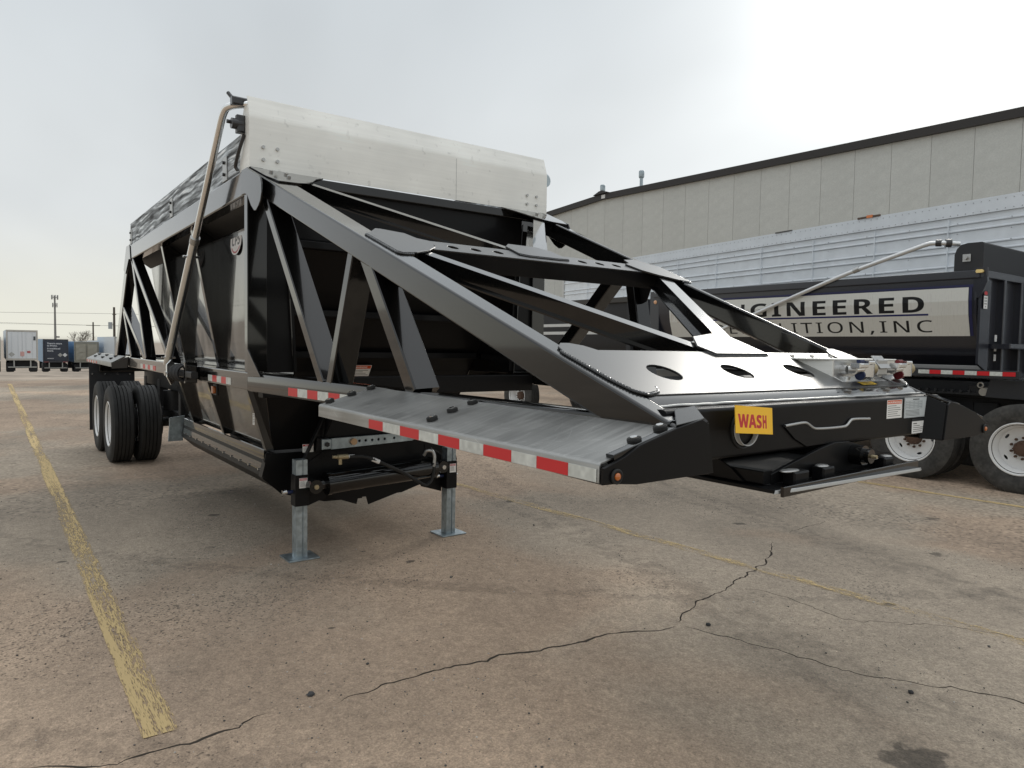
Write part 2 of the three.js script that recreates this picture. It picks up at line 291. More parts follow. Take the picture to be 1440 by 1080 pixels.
function groundTex(B) {
  const N = 2048, t = tex(N, N, (u, v) => groundCol(mix(B[0], B[2], u), mix(B[1], B[3], v), true), true, false), d = t.image.data, S = N / (B[2] - B[0]);
  for (const [x, z, r, k] of drips) { const R = Math.ceil(r * 1.8 * S), ci = (x - B[0]) * S, cj = (z - B[1]) * S; for (let j = Math.max(0, Math.floor(cj - R)); j < Math.min(N, cj + R); j++) for (let i = Math.max(0, Math.floor(ci - R)); i < Math.min(N, ci + R); i++) { const wx = i / S + B[0], wz = j / S + B[1], e = Math.hypot((wx - x), (wz - z) * 1.3) / r + (fbm(wx * 22, wz * 22, 3) - 0.5) * 1.3; if (e < 1) { const q = 1 - k * sst(1, 0.6, e), o = (j * N + i) * 4; d[o] *= q; d[o + 1] *= q; d[o + 2] *= q; } } }
  return t;
}
const nearT = groundTex(nearBox), midT = groundTex(midBox);
const farF = per((x, y) => fbm(x * 40, y * 40, 4)), farG = per((x, y) => fbm(x * 7 + 3, y * 7, 4));
const farT = tex(1024, 1024, (u, v) => { const k = 1 + (farF(u, v, 1) - 0.5) * 0.4 + (farG(u, v, 1) - 0.5) * 0.4; return [0.635 * k, 0.58 * k, 0.52 * k]; }, true);
const groundMat = (map) => { const b = grainT.clone(); b.needsUpdate = true; return std(1, 1, 1, 0.9, 0, { map, bumpMap: b, bumpScale: 0.0045 }); };
// cracks: real grooves cut into the near sheet; x,z
const cracks = [
  [[-2.45, 1.47], [-2.382, 1.492], [-2.162, 1.616], [-1.94, 1.634], [-1.712, 1.597], [-1.54, 1.572]],
  [[-1.30, 1.640], [-1.154, 1.642], [-0.911, 1.636], [-0.616, 1.65], [-0.338, 1.697], [-0.002, 1.763], [0.35, 1.788], [0.535, 1.889], [0.687, 1.915]],
  [[0.735, 1.90], [0.9, 1.816], [1.143, 1.727], [1.473, 1.67], [1.86, 1.563], [2.245, 1.447], [2.606, 1.268], [2.815, 1.149]],
  [[0.722, 1.943], [0.759, 2.113], [0.851, 2.328], [0.913, 2.588], [0.97, 2.826], [1.054, 2.996], [1.201, 3.194], [1.336, 3.438], [1.5, 3.7]],
  [[1.539, 1.70], [1.648, 1.854], [1.646, 2.139], [1.626, 2.387], [1.766, 2.575], [1.947, 2.737], [2.091, 2.911], [2.208, 3.152], [2.3, 3.4]],
  [[3.2, 1.05], [3.487, 1.012], [3.93, 0.99]],
];
const crackW = [0.014, 0.019, 0.016, 0.013, 0.008, 0.009];
function crackEdges(C, w0) {
  const c = new THREE.CatmullRomCurve3(C.map(([x, z]) => V3(x, 0, z))), L = c.getLength(), n = Math.round(L / 0.028), pts = [];
  for (let i = 0; i <= n; i++) { const p = c.getPointAt(i / n), t = c.getTangentAt(i / n); const j = (vn(i * 0.31 + C[0][0] * 90, 3.3) - 0.5) * 0.05 + (vn(i * 0.9, C[0][1] * 70) - 0.5) * 0.022; pts.push([p.x - t.z * j, p.z + t.x * j, t]); }
  const A = [], B = [], M = [];
  pts.forEach(([x, z, t], i) => { const e = Math.min(1, i / 5, (n - i) / 5), w = w0 * (0.25 + 0.9 * vn(i * 0.4 + 7, C[0][0] * 31 + 5)) * (0.15 + 0.85 * e) * (0.55 + 0.9 * fbm(i * 0.05, C[0][0] * 13, 2)); A.push([x - t.z * w / 2, z + t.x * w / 2]); B.push([x + t.z * w / 2, z - t.x * w / 2]); M.push([x, z]); });
  return { A, B, M };
}
{
  const root = new THREE.Group(); root.name = 'ground'; root.userData.kind = 'structure'; scene.add(root);
  const [x0, z0, x1, z1] = nearBox, sh = new THREE.Shape([[x0, z0], [x1, z0], [x1, z1], [x0, z1]].map((p) => new THREE.Vector2(p[0], p[1])));
  const E = cracks.map((c, i) => crackEdges(c, crackW[i]));
  for (const e of E) sh.holes.push(new THREE.Path([...e.A, ...e.B.slice().reverse()].map((p) => new THREE.Vector2(p[0], p[1]))));
  const flat = (shape, box, mtile) => {
    const g = new THREE.ShapeGeometry(shape), p = g.attributes.position, uv = new Float32Array(p.count * 2);
    for (let i = 0; i < p.count; i++) { const x = p.getX(i), z = p.getY(i); uv[2 * i] = (x - box[0]) / (box[2] - box[0]); uv[2 * i + 1] = (z - box[1]) / (box[3] - box[1]); p.setXYZ(i, x, 0, z); }
    g.setAttribute('uv', new THREE.BufferAttribute(uv, 2));
    const n = g.attributes.normal; for (let i = 0; i < n.count; i++) n.setXYZ(i, 0, 1, 0);
    const ix = g.index; for (let i = 0; i < ix.count; i += 3) { const a = ix.getX(i); ix.setX(i, ix.getX(i + 1)); ix.setX(i + 1, a); }
    return keep(g);
  };
  const nm = groundMat(nearT); nm.bumpMap.repeat.set(8.2 / 0.8, 8.2 / 0.8);
  mesh('near_asphalt', flat(sh, nearBox), nm, root);
  const T = [];
  for (const { A, B, M } of E) for (let i = 0; i + 1 < A.length; i++) { const q = (p, y) => V3(p[0], y, p[1]), dy = -0.016; T.push(q(A[i], 0), q(M[i], dy), q(A[i + 1], 0), q(M[i], dy), q(M[i + 1], dy), q(A[i + 1], 0), q(M[i], dy), q(B[i], 0), q(M[i + 1], dy), q(B[i], 0), q(B[i + 1], 0), q(M[i + 1], dy)); }
  mesh('crack_grooves', triGeo(T), std(0.09, 0.075, 0.06, 0.95), root);
  const ms = new THREE.Shape([[midBox[0], midBox[1]], [midBox[2], midBox[1]], [midBox[2], midBox[3]], [midBox[0], midBox[3]]].map((p) => new THREE.Vector2(...p)));
  ms.holes.push(new THREE.Path([[x0, z0], [x0, z1], [x1, z1], [x1, z0]].map((p) => new THREE.Vector2(...p))));
  const mm = groundMat(midT); mm.bumpMap.repeat.set(40 / 0.9, 40 / 0.9);
  mesh('asphalt', flat(ms, midBox), mm, root);
  // far ground: dirt lot that falls gently away beyond the asphalt
  const gx = [-2500, -400, -120, -60, -30, midBox[0], 0, 14, midBox[2], 60, 120, 400, 2500], gz = [60, 30, midBox[3], 0, -10, -20, midBox[1], -34, -38, -42, -50, -60, -75, -95, -110, -140, -300, -1000, -4000];
  const yOf = (z) => (z > -34 ? 0 : z > -42 ? -0.0377 * Math.pow(-34 - z, 2) / 16 : z > -110 ? -0.151 - 0.0377 * (-42 - z) : -2.715);
  const FT = [], FU = [];
  for (let i = 0; i + 1 < gx.length; i++) for (let j = 0; j + 1 < gz.length; j++) {
    if (gx[i] >= midBox[0] && gx[i + 1] <= midBox[2] && gz[j] <= midBox[3] && gz[j + 1] >= midBox[1]) continue;
    const a = [gx[i], gz[j]], b = [gx[i + 1], gz[j]], c = [gx[i + 1], gz[j + 1]], d = [gx[i], gz[j + 1]];
    for (const p of [a, b, c, a, c, d]) { FT.push(V3(p[0], yOf(p[1]), p[1])); FU.push(p[0] / 24, p[1] / 24); }
  }
  const fg = triGeo(FT, 1.2); fg.setAttribute('uv', new THREE.BufferAttribute(new Float32Array(FU), 2));
  const fm = std(1, 1, 1, 0.95, 0, { map: farT }); mesh('far_dirt_lot', keep(fg), fm, root);
}
const lotY = (z) => (z > -34 ? 0 : z > -42 ? -0.0377 * Math.pow(-34 - z, 2) / 16 : z > -110 ? -0.151 - 0.0377 * (-42 - z) : -2.715);
// worn yellow parking lines, thin sheets of paint with bare patches
{
  const wear = (k, s) => tex(256, 2048, (u, v) => {
    const x = u * 0.5, y = v * 20; const n = fbm(x * 26 + s, y * 13, 4), f = vn(x * 110 + s, y * 55), b = fbm(x * 4 + s, y * 1.1 + 20, 3), e = Math.min(u, 1 - u);
    return sst(k - 0.10, k + 0.12, n * 0.45 + f * 0.45 + (b - 0.5) * 0.6 + sst(0, 0.16, e) * 0.16 - 0.10);
  });
  const paint = (a) => std(0.58, 0.43, 0.21, 0.85, 0, { alphaMap: a, transparent: true, alphaTest: 0.0 });
  const line = (x0, z0, x1, z1, w, k, s) => {
    const d = new THREE.Vector2(x1 - x0, z1 - z0).normalize(), nx = -d.y * w / 2, nz = d.x * w / 2, g = new THREE.BufferGeometry(), y = 0.004;
    g.setAttribute('position', new THREE.Float32BufferAttribute([x0 + nx, y, z0 + nz, x0 - nx, y, z0 - nz, x1 - nx, y, z1 - nz, x1 + nx, y, z1 + nz], 3));
    g.setAttribute('uv', new THREE.Float32BufferAttribute([0, 0, 1, 0, 1, 1, 0, 1], 2)); g.setIndex([0, 1, 2, 0, 2, 3]); g.computeVertexNormals();
    const o = struct('parking_line', g, paint(wear(k, s))); return o;
  };
  line(-1.975, 1.50, -1.918, -27, 0.14, 0.43, 3).userData.label = 'worn yellow parking line left of the trailer';
  line(2.17, 4.0, 1.86, -2.6, 0.13, 0.60, 31).userData.label = 'faint yellow parking line right of the jacks';
  line(6.34, 2.3, 6.0, -6.5, 0.11, 0.46, 63).userData.label = 'yellow parking line beside the tractor wheels';
}
{ // grit and small stones lying about
  const ico = new THREE.IcosahedronGeometry(1, 0); { const p = ico.attributes.position; for (let i = 0; i < p.count; i++) { const k = 0.75 + 0.5 * vn(p.getX(i) * 3.1 + 9, p.getY(i) * 2.7 + p.getZ(i) * 3 + 4); p.setXYZ(i, p.getX(i) * k, p.getY(i) * k * 0.6, p.getZ(i) * k); } ico.computeVertexNormals(); }
  const N = 17000, im = new THREE.InstancedMesh(ico, std(1, 1, 1, 0.9), N), m = new THREE.Matrix4(), q = new THREE.Quaternion(), c = new THREE.Color();
  for (let i = 0; i < N; i++) {
    let x, z, t = 0; do { x = rr_(-4, 7); z = rr_(-5, 4.4); t++; } while (t < 6 && fbm(x * 0.8 + 4, z * 0.8 + 8, 3) < rr_(0.38, 0.6));
    const s = 0.0013 + 0.0022 * rnd() * rnd() + 0.004 * Math.pow(rnd(), 9) + (rnd() < 0.0012 ? 0.008 : 0);
    q.setFromEuler(new THREE.Euler(rr_(-0.3, 0.3), rr_(0, 6.28), rr_(-0.3, 0.3))); m.compose(V3(x, s * 0.35, z), q, V3(s, s, s)); im.setMatrixAt(i, m);
    const k = rnd() < 0.74 ? rr_(0.03, 0.13) : rr_(0.3, 0.6); c.setRGB(k, k * 0.95, k * 0.88); im.setColorAt(i, c);
  }
  im.name = 'loose_grit'; im.userData = { label: 'loose grit and small stones scattered over the asphalt', category: 'gravel', kind: 'stuff' }; im.castShadow = im.receiveShadow = true; scene.add(im);
  const peb = (x, z, s, k, label) => { const g = ico.clone(); g.scale(s, s, s * 0.8); const o = mesh(numbered('stone'), g, std(k, k, k * 1.03, 0.85), scene); o.position.set(x, s * 0.3, z); o.userData = { label, category: 'stone' }; };
  peb(-1.357, 1.527, 0.02, 0.06, 'dark round stone beside the crack near the yellow line');
  peb(0.85, 2.02, 0.018, 0.03, 'small black stone just below the crack junction');
  peb(0.98, 3.1, 0.016, 0.03, 'small black stone near the right crack at bottom right');
}

// ───────── the black belly dump trailer ─────────
const T = thing('belly_dump_trailer', 'glossy black bottom dump trailer with open truss gooseneck, on its jacks in the foreground', 'trailer');
const KX = 0.083;
const xo = (z) => (z > 0 ? 1.2 - KX * z : 1.2);            // outer face of the side truss
const yc = (z) => 2.706 - 0.4045 * z;                        // top of the sloping chords
const onC = (x, z, off = 0) => [x, yc(z) + off * 0.927, z + off * 0.375];
const xw = (y) => (y > 1.4 ? 0.90 + 0.055 * (y - 1.4) : 0.90 - 0.24 * (1.4 - y)); // hopper side wall: near upright above the rail, sloping in below it
for (const s of [-1, 1]) {
  // rails
  mesh('top_rail', prism(rrect(0.1, 0.165, 0.014, 3), [s * 1.15, 2.6235, -4.76], [s * 1.15, 2.6235, 0.03]), black, T);
  mesh('lower_rail', prism(rrect(0.1, 0.115, 0.01), [s * 1.15, 1.3675, -7.9], [s * 1.15, 1.3675, 0.0]), black, T);
  { const sec = rrect(1, 1, 0.09, 2), ring = (z, w) => sec.map(([a, b]) => V3(s * (xo(z) - w / 2 + a * w), 1.3625 + b * 0.115 - z * 0.006, z)); mesh('lower_rail', loft([ring(0.002, 0.1), ring(3.24, 0.11)]), black, T); }
  // sloping front chord
  { const R = 0.011, nr = [], ring = (z, ye = 0) => {
      const o = xo(z), i = 1.03 - 0.0545 * z, yt = yc(z), yb = yt - 0.125, P = [];
      for (const [cx, cy, a0] of [[o - R, yt - R, 0], [i + R, yt - R, 90], [i + R, yb + R, 180], [o - R, yb + R, 270]]) for (let k = 0; k <= 4; k++) { const a = rad(a0 + 90 * k / 4); P.push(V3(s * (cx + R * Math.cos(a)), cy + R * Math.sin(a) - (s > 0 && cx > 0.5 * (o + i) ? 0.024 : 0), z)); if (z < 1) nr.push(V3(s * (Math.cos(a) + (s > 0 ? 0.16 * Math.sin(a) : 0)), Math.sin(a) * 0.927, Math.sin(a) * 0.375).normalize()); }
      return P; };
    mesh('front_chord', loftN([ring(0.02), ring(3.262)], nr), black, T);
    mesh('chord_doubler', plate([[0.5, 2.42], [0.86, 2.40], [0.93, 2.46], [0.95, 2.55], [0.93, 3.2], [0.52, 3.2]].map(([q, z]) => [s * (1.03 - 0.0545 * z - 0.004), yc(z) - 0.125 + 0.125 * (q - 0.0) * 0.98 - 0.0, z]), 0.008), black, T); }
  // rear chord and rear truss
  mesh('rear_chord', prism(rrect(0.1, 0.17, 0.014, 3), [s * 1.15, 2.64, -4.72], [s * 1.15, 1.39, -5.83], [0, 0, 1]), black, T);
  for (const [z0, y0, z1, y1, w] of [[-4.52, 2.56, -2.46, 1.42, 0.07], [-4.5, 2.55, -3.68, 1.42, 0.08], [-5.2, 2.02, -3.74, 1.42, 0.06], [-5.2, 2.02, -4.62, 1.42, 0.07]])
    mesh('rear_truss_web', prism(rrect(0.1, w, 0.008), [s * 1.145, y0, z0], [s * 1.145, y1, z1], [0, 0, 1]), black, T);
  mesh('rear_corner_plate', plate([[s * 1.204, 2.71, -4.55], [s * 1.204, 2.71, -4.78], [s * 1.204, 2.45, -5.0], [s * 1.204, 2.40, -4.86], [s * 1.204, 2.55, -4.62], [s * 1.204, 2.54, -4.5]], 0.008), black, T);
  // front end post, gusset at its foot, rounded corner plate at its head
  mesh('end_post', prism(rrect(0.125, 0.066, 0.005), [s * 1.137, 1.426, -0.032], [s * 1.137, 2.56, -0.032], [0, 0, 1]), black, T);
  mesh('post_gusset', plate([[s * 1.196, 1.428, 0.0], [s * 1.196, 1.57, 0.0], [s * 1.19, 1.44, 0.19], [s * 1.19, 1.405, 0.24], [s * 1.196, 1.395, 0.0]], 0.01), black, T);
  { const Q = [[-0.09, 2.700], [0.03, 2.698], [0.16, 2.645], [0.285, 2.592], [0.306, 2.55], [0.308, 2.50], [0.285, 2.455], [0.25, 2.43], [0.205, 2.41], [0.17, 2.412], [0.11, 2.45], [0.03, 2.53], [-0.02, 2.545], [-0.09, 2.548]];
    mesh('corner_plate', plate(Q.map(([z, y]) => [s * (1.205 - KX * 0.55 * Math.max(0, z)), y, z]), 0.01), black, T); }
  { const Q = [[1.19, 0.03], [1.165, 0.25], [1.12, 0.36], [0.99, 0.34], [0.94, 0.313], [0.87, 0.235], [0.80, 0.115], [0.72, 0.035]];
    mesh('corner_gusset', plate((s < 0 ? Q : Q).map(([x, z]) => onC(s * x, z, 0.006)), 0.009), black, T);
    for (const [x, z] of [[1.09, 0.12], [1.0, 0.13], [1.01, 0.21]]) mesh('bolt', rod(onC(s * x, z, 0.008), onC(s * x, z, 0.022), 0.013, 6), steelDull, T); }
}
// web members of the front truss, as each side shows them
for (const [s, z0, y0, z1, y1, w] of [[-1, 0.255, 2.48, 1.015, 1.40, 0.07], [-1, 1.335, 2.09, 1.095, 1.40, 0.065], [-1, 1.45, 2.03, 1.875, 1.40, 0.085], [1, 1.06, 2.17, 0.16, 1.41, 0.085], [1, 1.17, 2.15, 1.33, 1.41, 0.075]])
  mesh('truss_web', prism(rrect(0.125, w, 0.007), [s * (xo(z0) - 0.066), y0, z0], [s * (xo(z1) - 0.066), y1, z1], [0, 0, 1]), black, T);
mesh('web_gusset', plate([[1.03, 2.11, 1.16], [1.03, 2.06, 1.36], [1.03, 1.93, 1.30], [1.03, 1.90, 1.22], [1.03, 2.02, 1.14]], 0.01), satin, T);

// hopper
for (const s of [-1, 1]) {
  mesh('hopper_side', plate([[0, 2.6], [0, 1.40], [-4.2, 1.40], [-4.73, 2.6]].map(([z, y]) => [s * xw(y), y, z]), 0.008), blackPanel, T);
  mesh('hopper_side', plate([[-0.66, 1.40], [-0.9, 0.78], [-3.75, 0.78], [-4.2, 1.40]].map(([z, y]) => [s * xw(y), y, z]), 0.008), blackPanel, T);
  const rib = (ya, da, yb, db, z) => mesh('side_rib', loft([[ya, da], [yb, db]].map(([y, d]) => [[-0.002, -0.037], [d - 0.005, -0.037], [d, -0.032], [d, 0.032], [d - 0.005, 0.037], [-0.002, 0.037]].map(([x, w]) => V3(s * (xw(y) + x), y, z + w))), true, 0.3), black, T);
  mesh('end_closing_plate', plate([[s * 1.09, 1.42, -0.03], [s * 1.09, 2.55, -0.03], [s * (xw(2.55) - 0.03), 2.55, -0.03], [s * (xw(1.42) - 0.03), 1.42, -0.03]], 0.008), satin, T);
  for (const z of [-1.75, -3.02]) rib(2.55, 0.19, 1.404, 0.045, z);
  for (const z of [-0.92, -2.14, -3.34]) rib(1.36, 0.09, 0.782, 0.055, z);
  mesh('rail_shelf', plate([[s * 1.11, 1.404, -0.02], [s * 1.11, 1.404, -4.2], [s * (xw(1.404) + 0.01), 1.404, -4.2], [s * (xw(1.404) + 0.01), 1.404, -0.02]], 0.008), black, T);
  mesh('upper_lip', plate([[s * 1.1, 2.56, -0.07], [s * 1.1, 2.56, -4.7], [s * (xw(2.48) + 0.006), 2.47, -4.7], [s * (xw(2.48) + 0.006), 2.47, -0.07]], 0.006), satin, T);
  // flange along the bottom of the hopper with its row of bolts, and the clam gate under it
  const fl = mesh('gate_flange', loft([[-0.93, 0], [-3.72, 0]].map(([z]) => [[0.80, 0.783], [0.812, 0.779], [0.813, 0.73], [0.808, 0.70], [0.818, 0.66], [0.826, 0.60], [0.822, 0.58], [0.80, 0.60], [0.79, 0.77]].map(([x, y]) => V3(s * x, y, z)))), black, T);
  for (let i = 0; i < 11; i++) { const z = -1.02 - i * 0.26; mesh('bolt', rod([s * 0.815, 0.62, z], [s * 0.833, 0.622, z], 0.009, 8), chrome, fl); }
  mesh('gate_flange_end', plate([[s * 0.82, 0.72, -0.925], [s * 0.84, 0.70, -0.80], [s * 0.862, 0.59, -0.80], [s * 0.855, 0.585, -0.925]], 0.006), satin, T);
  mesh('clam_gate', loft([-0.9, -3.78].map((z) => [[0.80, 0.76], [0.83, 0.58], [0.70, 0.46], [0.40, 0.36], [0.02, 0.34], [0.02, 0.40], [0.4, 0.44], [0.66, 0.53], [0.76, 0.66], [0.77, 0.76]].map(([x, y]) => V3(s * x, y, z)))), satin, T);
  mesh('gate_end_plate', plate([[s * 0.82, 0.76, -0.87], [s * 0.84, 0.57, -0.87], [s * 0.70, 0.44, -0.87], [s * 0.35, 0.34, -0.87], [s * 0.02, 0.33, -0.87], [s * 0.02, 0.76, -0.87]], 0.012), satin, T);
  mesh('gate_hinge_bracket', plate([[s * 0.78, 0.80, -3.86], [s * 0.93, 0.78, -3.86], [s * 0.95, 0.52, -3.86], [s * 0.80, 0.52, -3.86]], 0.02), galv, T);
}
mesh('hopper_front_sheet', plate([[-xw(2.5), 2.65, -0.01], [xw(2.5), 2.65, -0.01], [xw(2.3), 2.3, -0.012], [-xw(2.3), 2.3, -0.012]], 0.008), satin, T);
mesh('hopper_front_slope', plate([[-xw(2.3), 2.3, -0.012], [xw(2.3), 2.3, -0.012], [xw(1.4), 1.4, -0.68], [-xw(1.4), 1.4, -0.68]], 0.008), satin, T);
mesh('hopper_front_lower', plate([[-xw(1.4), 1.4, -0.68], [xw(1.4), 1.4, -0.68], [xw(0.78), 0.78, -0.9], [-xw(0.78), 0.78, -0.9]], 0.008), satin, T);
mesh('hopper_rear_sheet', plate([[-xw(2.5), 2.6, -4.71], [xw(2.5), 2.6, -4.71], [xw(0.78), 0.78, -3.75], [-xw(0.78), 0.78, -3.75]], 0.008), satin, T);
for (const [y, z] of [[2.26, 0.01], [1.83, -0.33], [1.53, -0.55]]) mesh('front_sheet_rib', prism(rrect(0.06, 0.05, 0.006), [-xw(y) + 0.03, y, z], [xw(y) - 0.03, y, z], [0, 1, 0]), satin, T);
mesh('front_crossmember', prism(rrect(0.09, 0.13, 0.008), [-1.1, 1.322, -0.06], [1.1, 1.322, -0.06]), satin, T);
mesh('header_beam', prism(rrect(0.07, 0.062, 0.006), [-1.1, 2.662, 0.0], [1.1, 2.662, 0.0]), black, T);
for (const z of [-7.85, -5.0]) mesh('rear_crossmember', prism(rrect(0.08, 0.1, 0.008), [-1.1, 1.36, z], [1.1, 1.36, z]), black, T);

// gooseneck: drilled crossbeam, braces, gussets
const circ = (cx, cz, rx, rz, n = 22) => Array.from({ length: n }, (_, i) => { const a = -i / n * Math.PI * 2; return onC(cx + rx * Math.cos(a), cz + rz * Math.sin(a) / 1.0787, 0.001); });
mesh('crossbeam_flange', plate([onC(-0.93, 1.375, -0.004), onC(-0.93, 1.535, -0.004), onC(0.93, 1.535, -0.004), onC(0.93, 1.375, -0.004)], 0.009, [-0.72, -0.58, -0.44, -0.295, 0.31, 0.45, 0.59, 0.73].map((x) => circ(x, 1.456, 0.03, 0.03))), blackTop, T);
mesh('crossbeam_web', plate([onC(-0.93, 1.53, -0.01), onC(-0.93, 1.53, -0.1), onC(0.93, 1.53, -0.1), onC(0.93, 1.53, -0.01)], 0.009), satin, T);
mesh('crossbeam_web', plate([onC(-0.93, 1.38, -0.01), onC(-0.93, 1.38, -0.1), onC(0.93, 1.38, -0.1), onC(0.93, 1.38, -0.01)], 0.009), satin, T);
const up = [0, 0.927, 0.375];
for (const [a, b, w] of [[[-0.90, 0.20], [-0.10, 1.37], 0.06], [[0.93, 0.25], [0.06, 1.37], 0.085], [[-0.83, 1.59], [-0.09, 2.71], 0.075], [[0.86, 1.60], [0.10, 2.71], 0.085]]) {
  const sec = [[-w / 2, 0], [-w / 2, -0.07], [-w / 2 - 0.03, -0.07], [-w / 2 - 0.03, -0.077], [-w / 2 + 0.007, -0.077], [-w / 2 + 0.007, -0.007], [w / 2 - 0.007, -0.007], [w / 2 - 0.007, -0.077], [w / 2 + 0.03, -0.077], [w / 2 + 0.03, -0.07], [w / 2, -0.07], [w / 2, 0]];
  mesh('plan_brace', prism(sec, onC(a[0], a[1], -0.002), onC(b[0], b[1], -0.002), up), black, T);
}
const gus = (name, Q, off, t = 0.01, m = blackTop) => mesh(name, plate(Q.map(([x, z]) => onC(x, z, off)), t), m, T);
for (const s of [-1, 1]) {
  gus('chord_gusset', [[s * 1.04, 1.40], [s * 1.005, 1.37], [s * 0.94, 1.285], [s * 0.91, 1.28], [s * 0.79, 1.315], [s * 0.76, 1.39], [s * 0.70, 1.42], [s * 0.73, 1.53], [s * 0.80, 1.60], [s * 0.905, 1.665], [s * 0.99, 1.69], [s * 1.01, 1.67]], 0.006);
  gus('deck_gusset', [[s * 0.935, 2.76], [s * 0.925, 2.72], [s * 0.89, 2.69], [s * 0.85, 2.69], [s * 0.80, 2.71], [s * 0.76, 2.75], [s * 0.745, 2.90], [s * 0.765, 3.02], [s * 0.79, 3.06], [s * 0.85, 3.075], [s * 0.885, 3.05], [s * 0.91, 2.97]], 0.0055, 0.007);
}
gus('brace_gusset', [[-0.16, 1.33], [-0.10, 1.27], [0.10, 1.27], [0.17, 1.33], [0.19, 1.47], [0.10, 1.48], [-0.10, 1.48], [-0.16, 1.46]], 0.006);
gus('brace_gusset', [[-0.16, 2.70], [-0.07, 2.60], [0.13, 2.55], [0.20, 2.575], [0.225, 2.77], [-0.13, 2.775]], 0.010, 0.008);
const bead = (Q, off, r = 0.0065) => { const c = new THREE.CatmullRomCurve3(Q.map(([x, z]) => V3(...onC(x, z, off))), false, 'catmullrom', 0.2), n = Math.round(c.getLength() / 0.006), P = c.getSpacedPoints(n); const g = new THREE.TubeGeometry(new THREE.CatmullRomCurve3(P), n, r, 6, false), p = g.attributes.position; for (let i = 0; i <= n; i++) { const k = 0.8 + 0.35 * (i % 2) + 0.3 * (vn(i * 0.7, Q[0][0] * 50) - 0.5), cc = P[Math.min(i, n)]; for (let j = 0; j <= 6; j++) { const q = i * 7 + j; p.setXYZ(q, cc.x + (p.getX(q) - cc.x) * k, cc.y + (p.getY(q) - cc.y) * k, cc.z + (p.getZ(q) - cc.z) * k); } } g.computeVertexNormals(); mesh('weld_bead', g, black, T); };
for (const s of [-1, 1]) {
  bead([[s * 0.935, 2.75], [s * 0.937, 2.78], [s * 0.912, 2.97], [s * 0.887, 3.05], [s * 0.85, 3.078], [s * 0.79, 3.063], [s * 0.768, 3.03]], 0.003);
  bead([[s * 1.042, 1.40], [s * 1.014, 1.67], [s * 0.99, 1.692], [s * 0.93, 1.68]], 0.003);
}
bead([[-0.16, 1.465], [-0.1, 1.483], [0.1, 1.483], [0.19, 1.473]], 0.003, 0.005); bead([[-0.155, 2.74], [-0.13, 2.778], [0.05, 2.775], [0.225, 2.772]], 0.004, 0.005);
// sloping deck with its row of holes, front lip and nose beam
mesh('gooseneck_deck', plate([onC(-0.88, 2.735, -0.001), onC(-0.86, 3.078, -0.001), onC(0.86, 3.078, -0.001), onC(0.88, 2.735, -0.001)], 0.009, [-0.6, -0.185, 0.235, 0.63].map((x) => circ(x, 2.92, 0.066, 0.066, 28))), blackTop, T);
mesh('deck_underpan', plate([[-0.8, 1.50, 2.72], [-0.8, 1.40, 3.1], [0.8, 1.40, 3.1], [0.8, 1.50, 2.72]], 0.006), satin, T);
mesh('deck_lip', loft([-0.86, 0.86].map((x) => [[3.072, 1.463], [3.10, 1.449], [3.12, 1.435], [3.13, 1.428], [3.122, 1.426], [3.09, 1.443], [3.066, 1.454]].map(([z, y]) => V3(x, y, z)))), black, T);
mesh('weld_bead', tube(Array.from({ length: 60 }, (_, i) => [-0.86 + i * 0.0292, 1.431 + (vn(i * 0.9, 5) - 0.5) * 0.003, 3.133 + (vn(i * 0.7, 9) - 0.5) * 0.006]), 0.0055, 180, 6), steelDull, T);
mesh('nose_beam', prism(rrect(0.1, 0.168, 0.014, 3), [-0.9, 1.343, 3.15], [0.9, 1.343, 3.15]), satin, T);
for (const s of [-1, 1]) {
  mesh('nose_plate', plate([[1.225, 1.252], [1.225, 1.292], [1.20, 1.30], [1.147, 1.318], [1.09, 1.345], [0.94, 1.384], [0.83, 1.404], [0.80, 1.39], [0.772, 1.24], [1.10, 1.238]].map(([x, y]) => [s * x, y, 3.272]), 0.012), satin, T);
  mesh('nose_side', plate([[s * 0.80, 1.395, 3.27], [s * 0.772, 1.24, 3.27], [s * 0.74, 1.24, 3.19], [s * 0.77, 1.43, 3.19]], 0.01), satin, T);
  mesh('nose_top', plate([[s * 0.935, 1.388, 3.268], [s * 0.81, 1.402, 3.268], [s * 0.77, 1.43, 3.195], [s * 0.86, 1.425, 3.195]], 0.008), black, T);
  mesh('nose_bottom', plate([[s * 1.22, 1.25, 3.27], [s * 0.78, 1.24, 3.27], [s * 0.78, 1.24, 2.9], [s * 1.22, 1.26, 3.0]], 0.008), satin, T);
  const ml = group('marker_lamp', T); mesh('grommet', axisZ(lathe([[0, 0], [0.02, 0], [0.021, 0.006], [0.016, 0.009], [0.014, 0.006], [0, 0.006]], 24)).translate(s * 1.181, 1.268, 3.278), rubber, ml);
  mesh('lens', axisZ(lathe([[0.0105, 0.004], [0.010, 0.010], [0.005, 0.013], [0, 0.0135]], 20)).translate(s * 1.181, 1.268, 3.278), amber, ml);
}
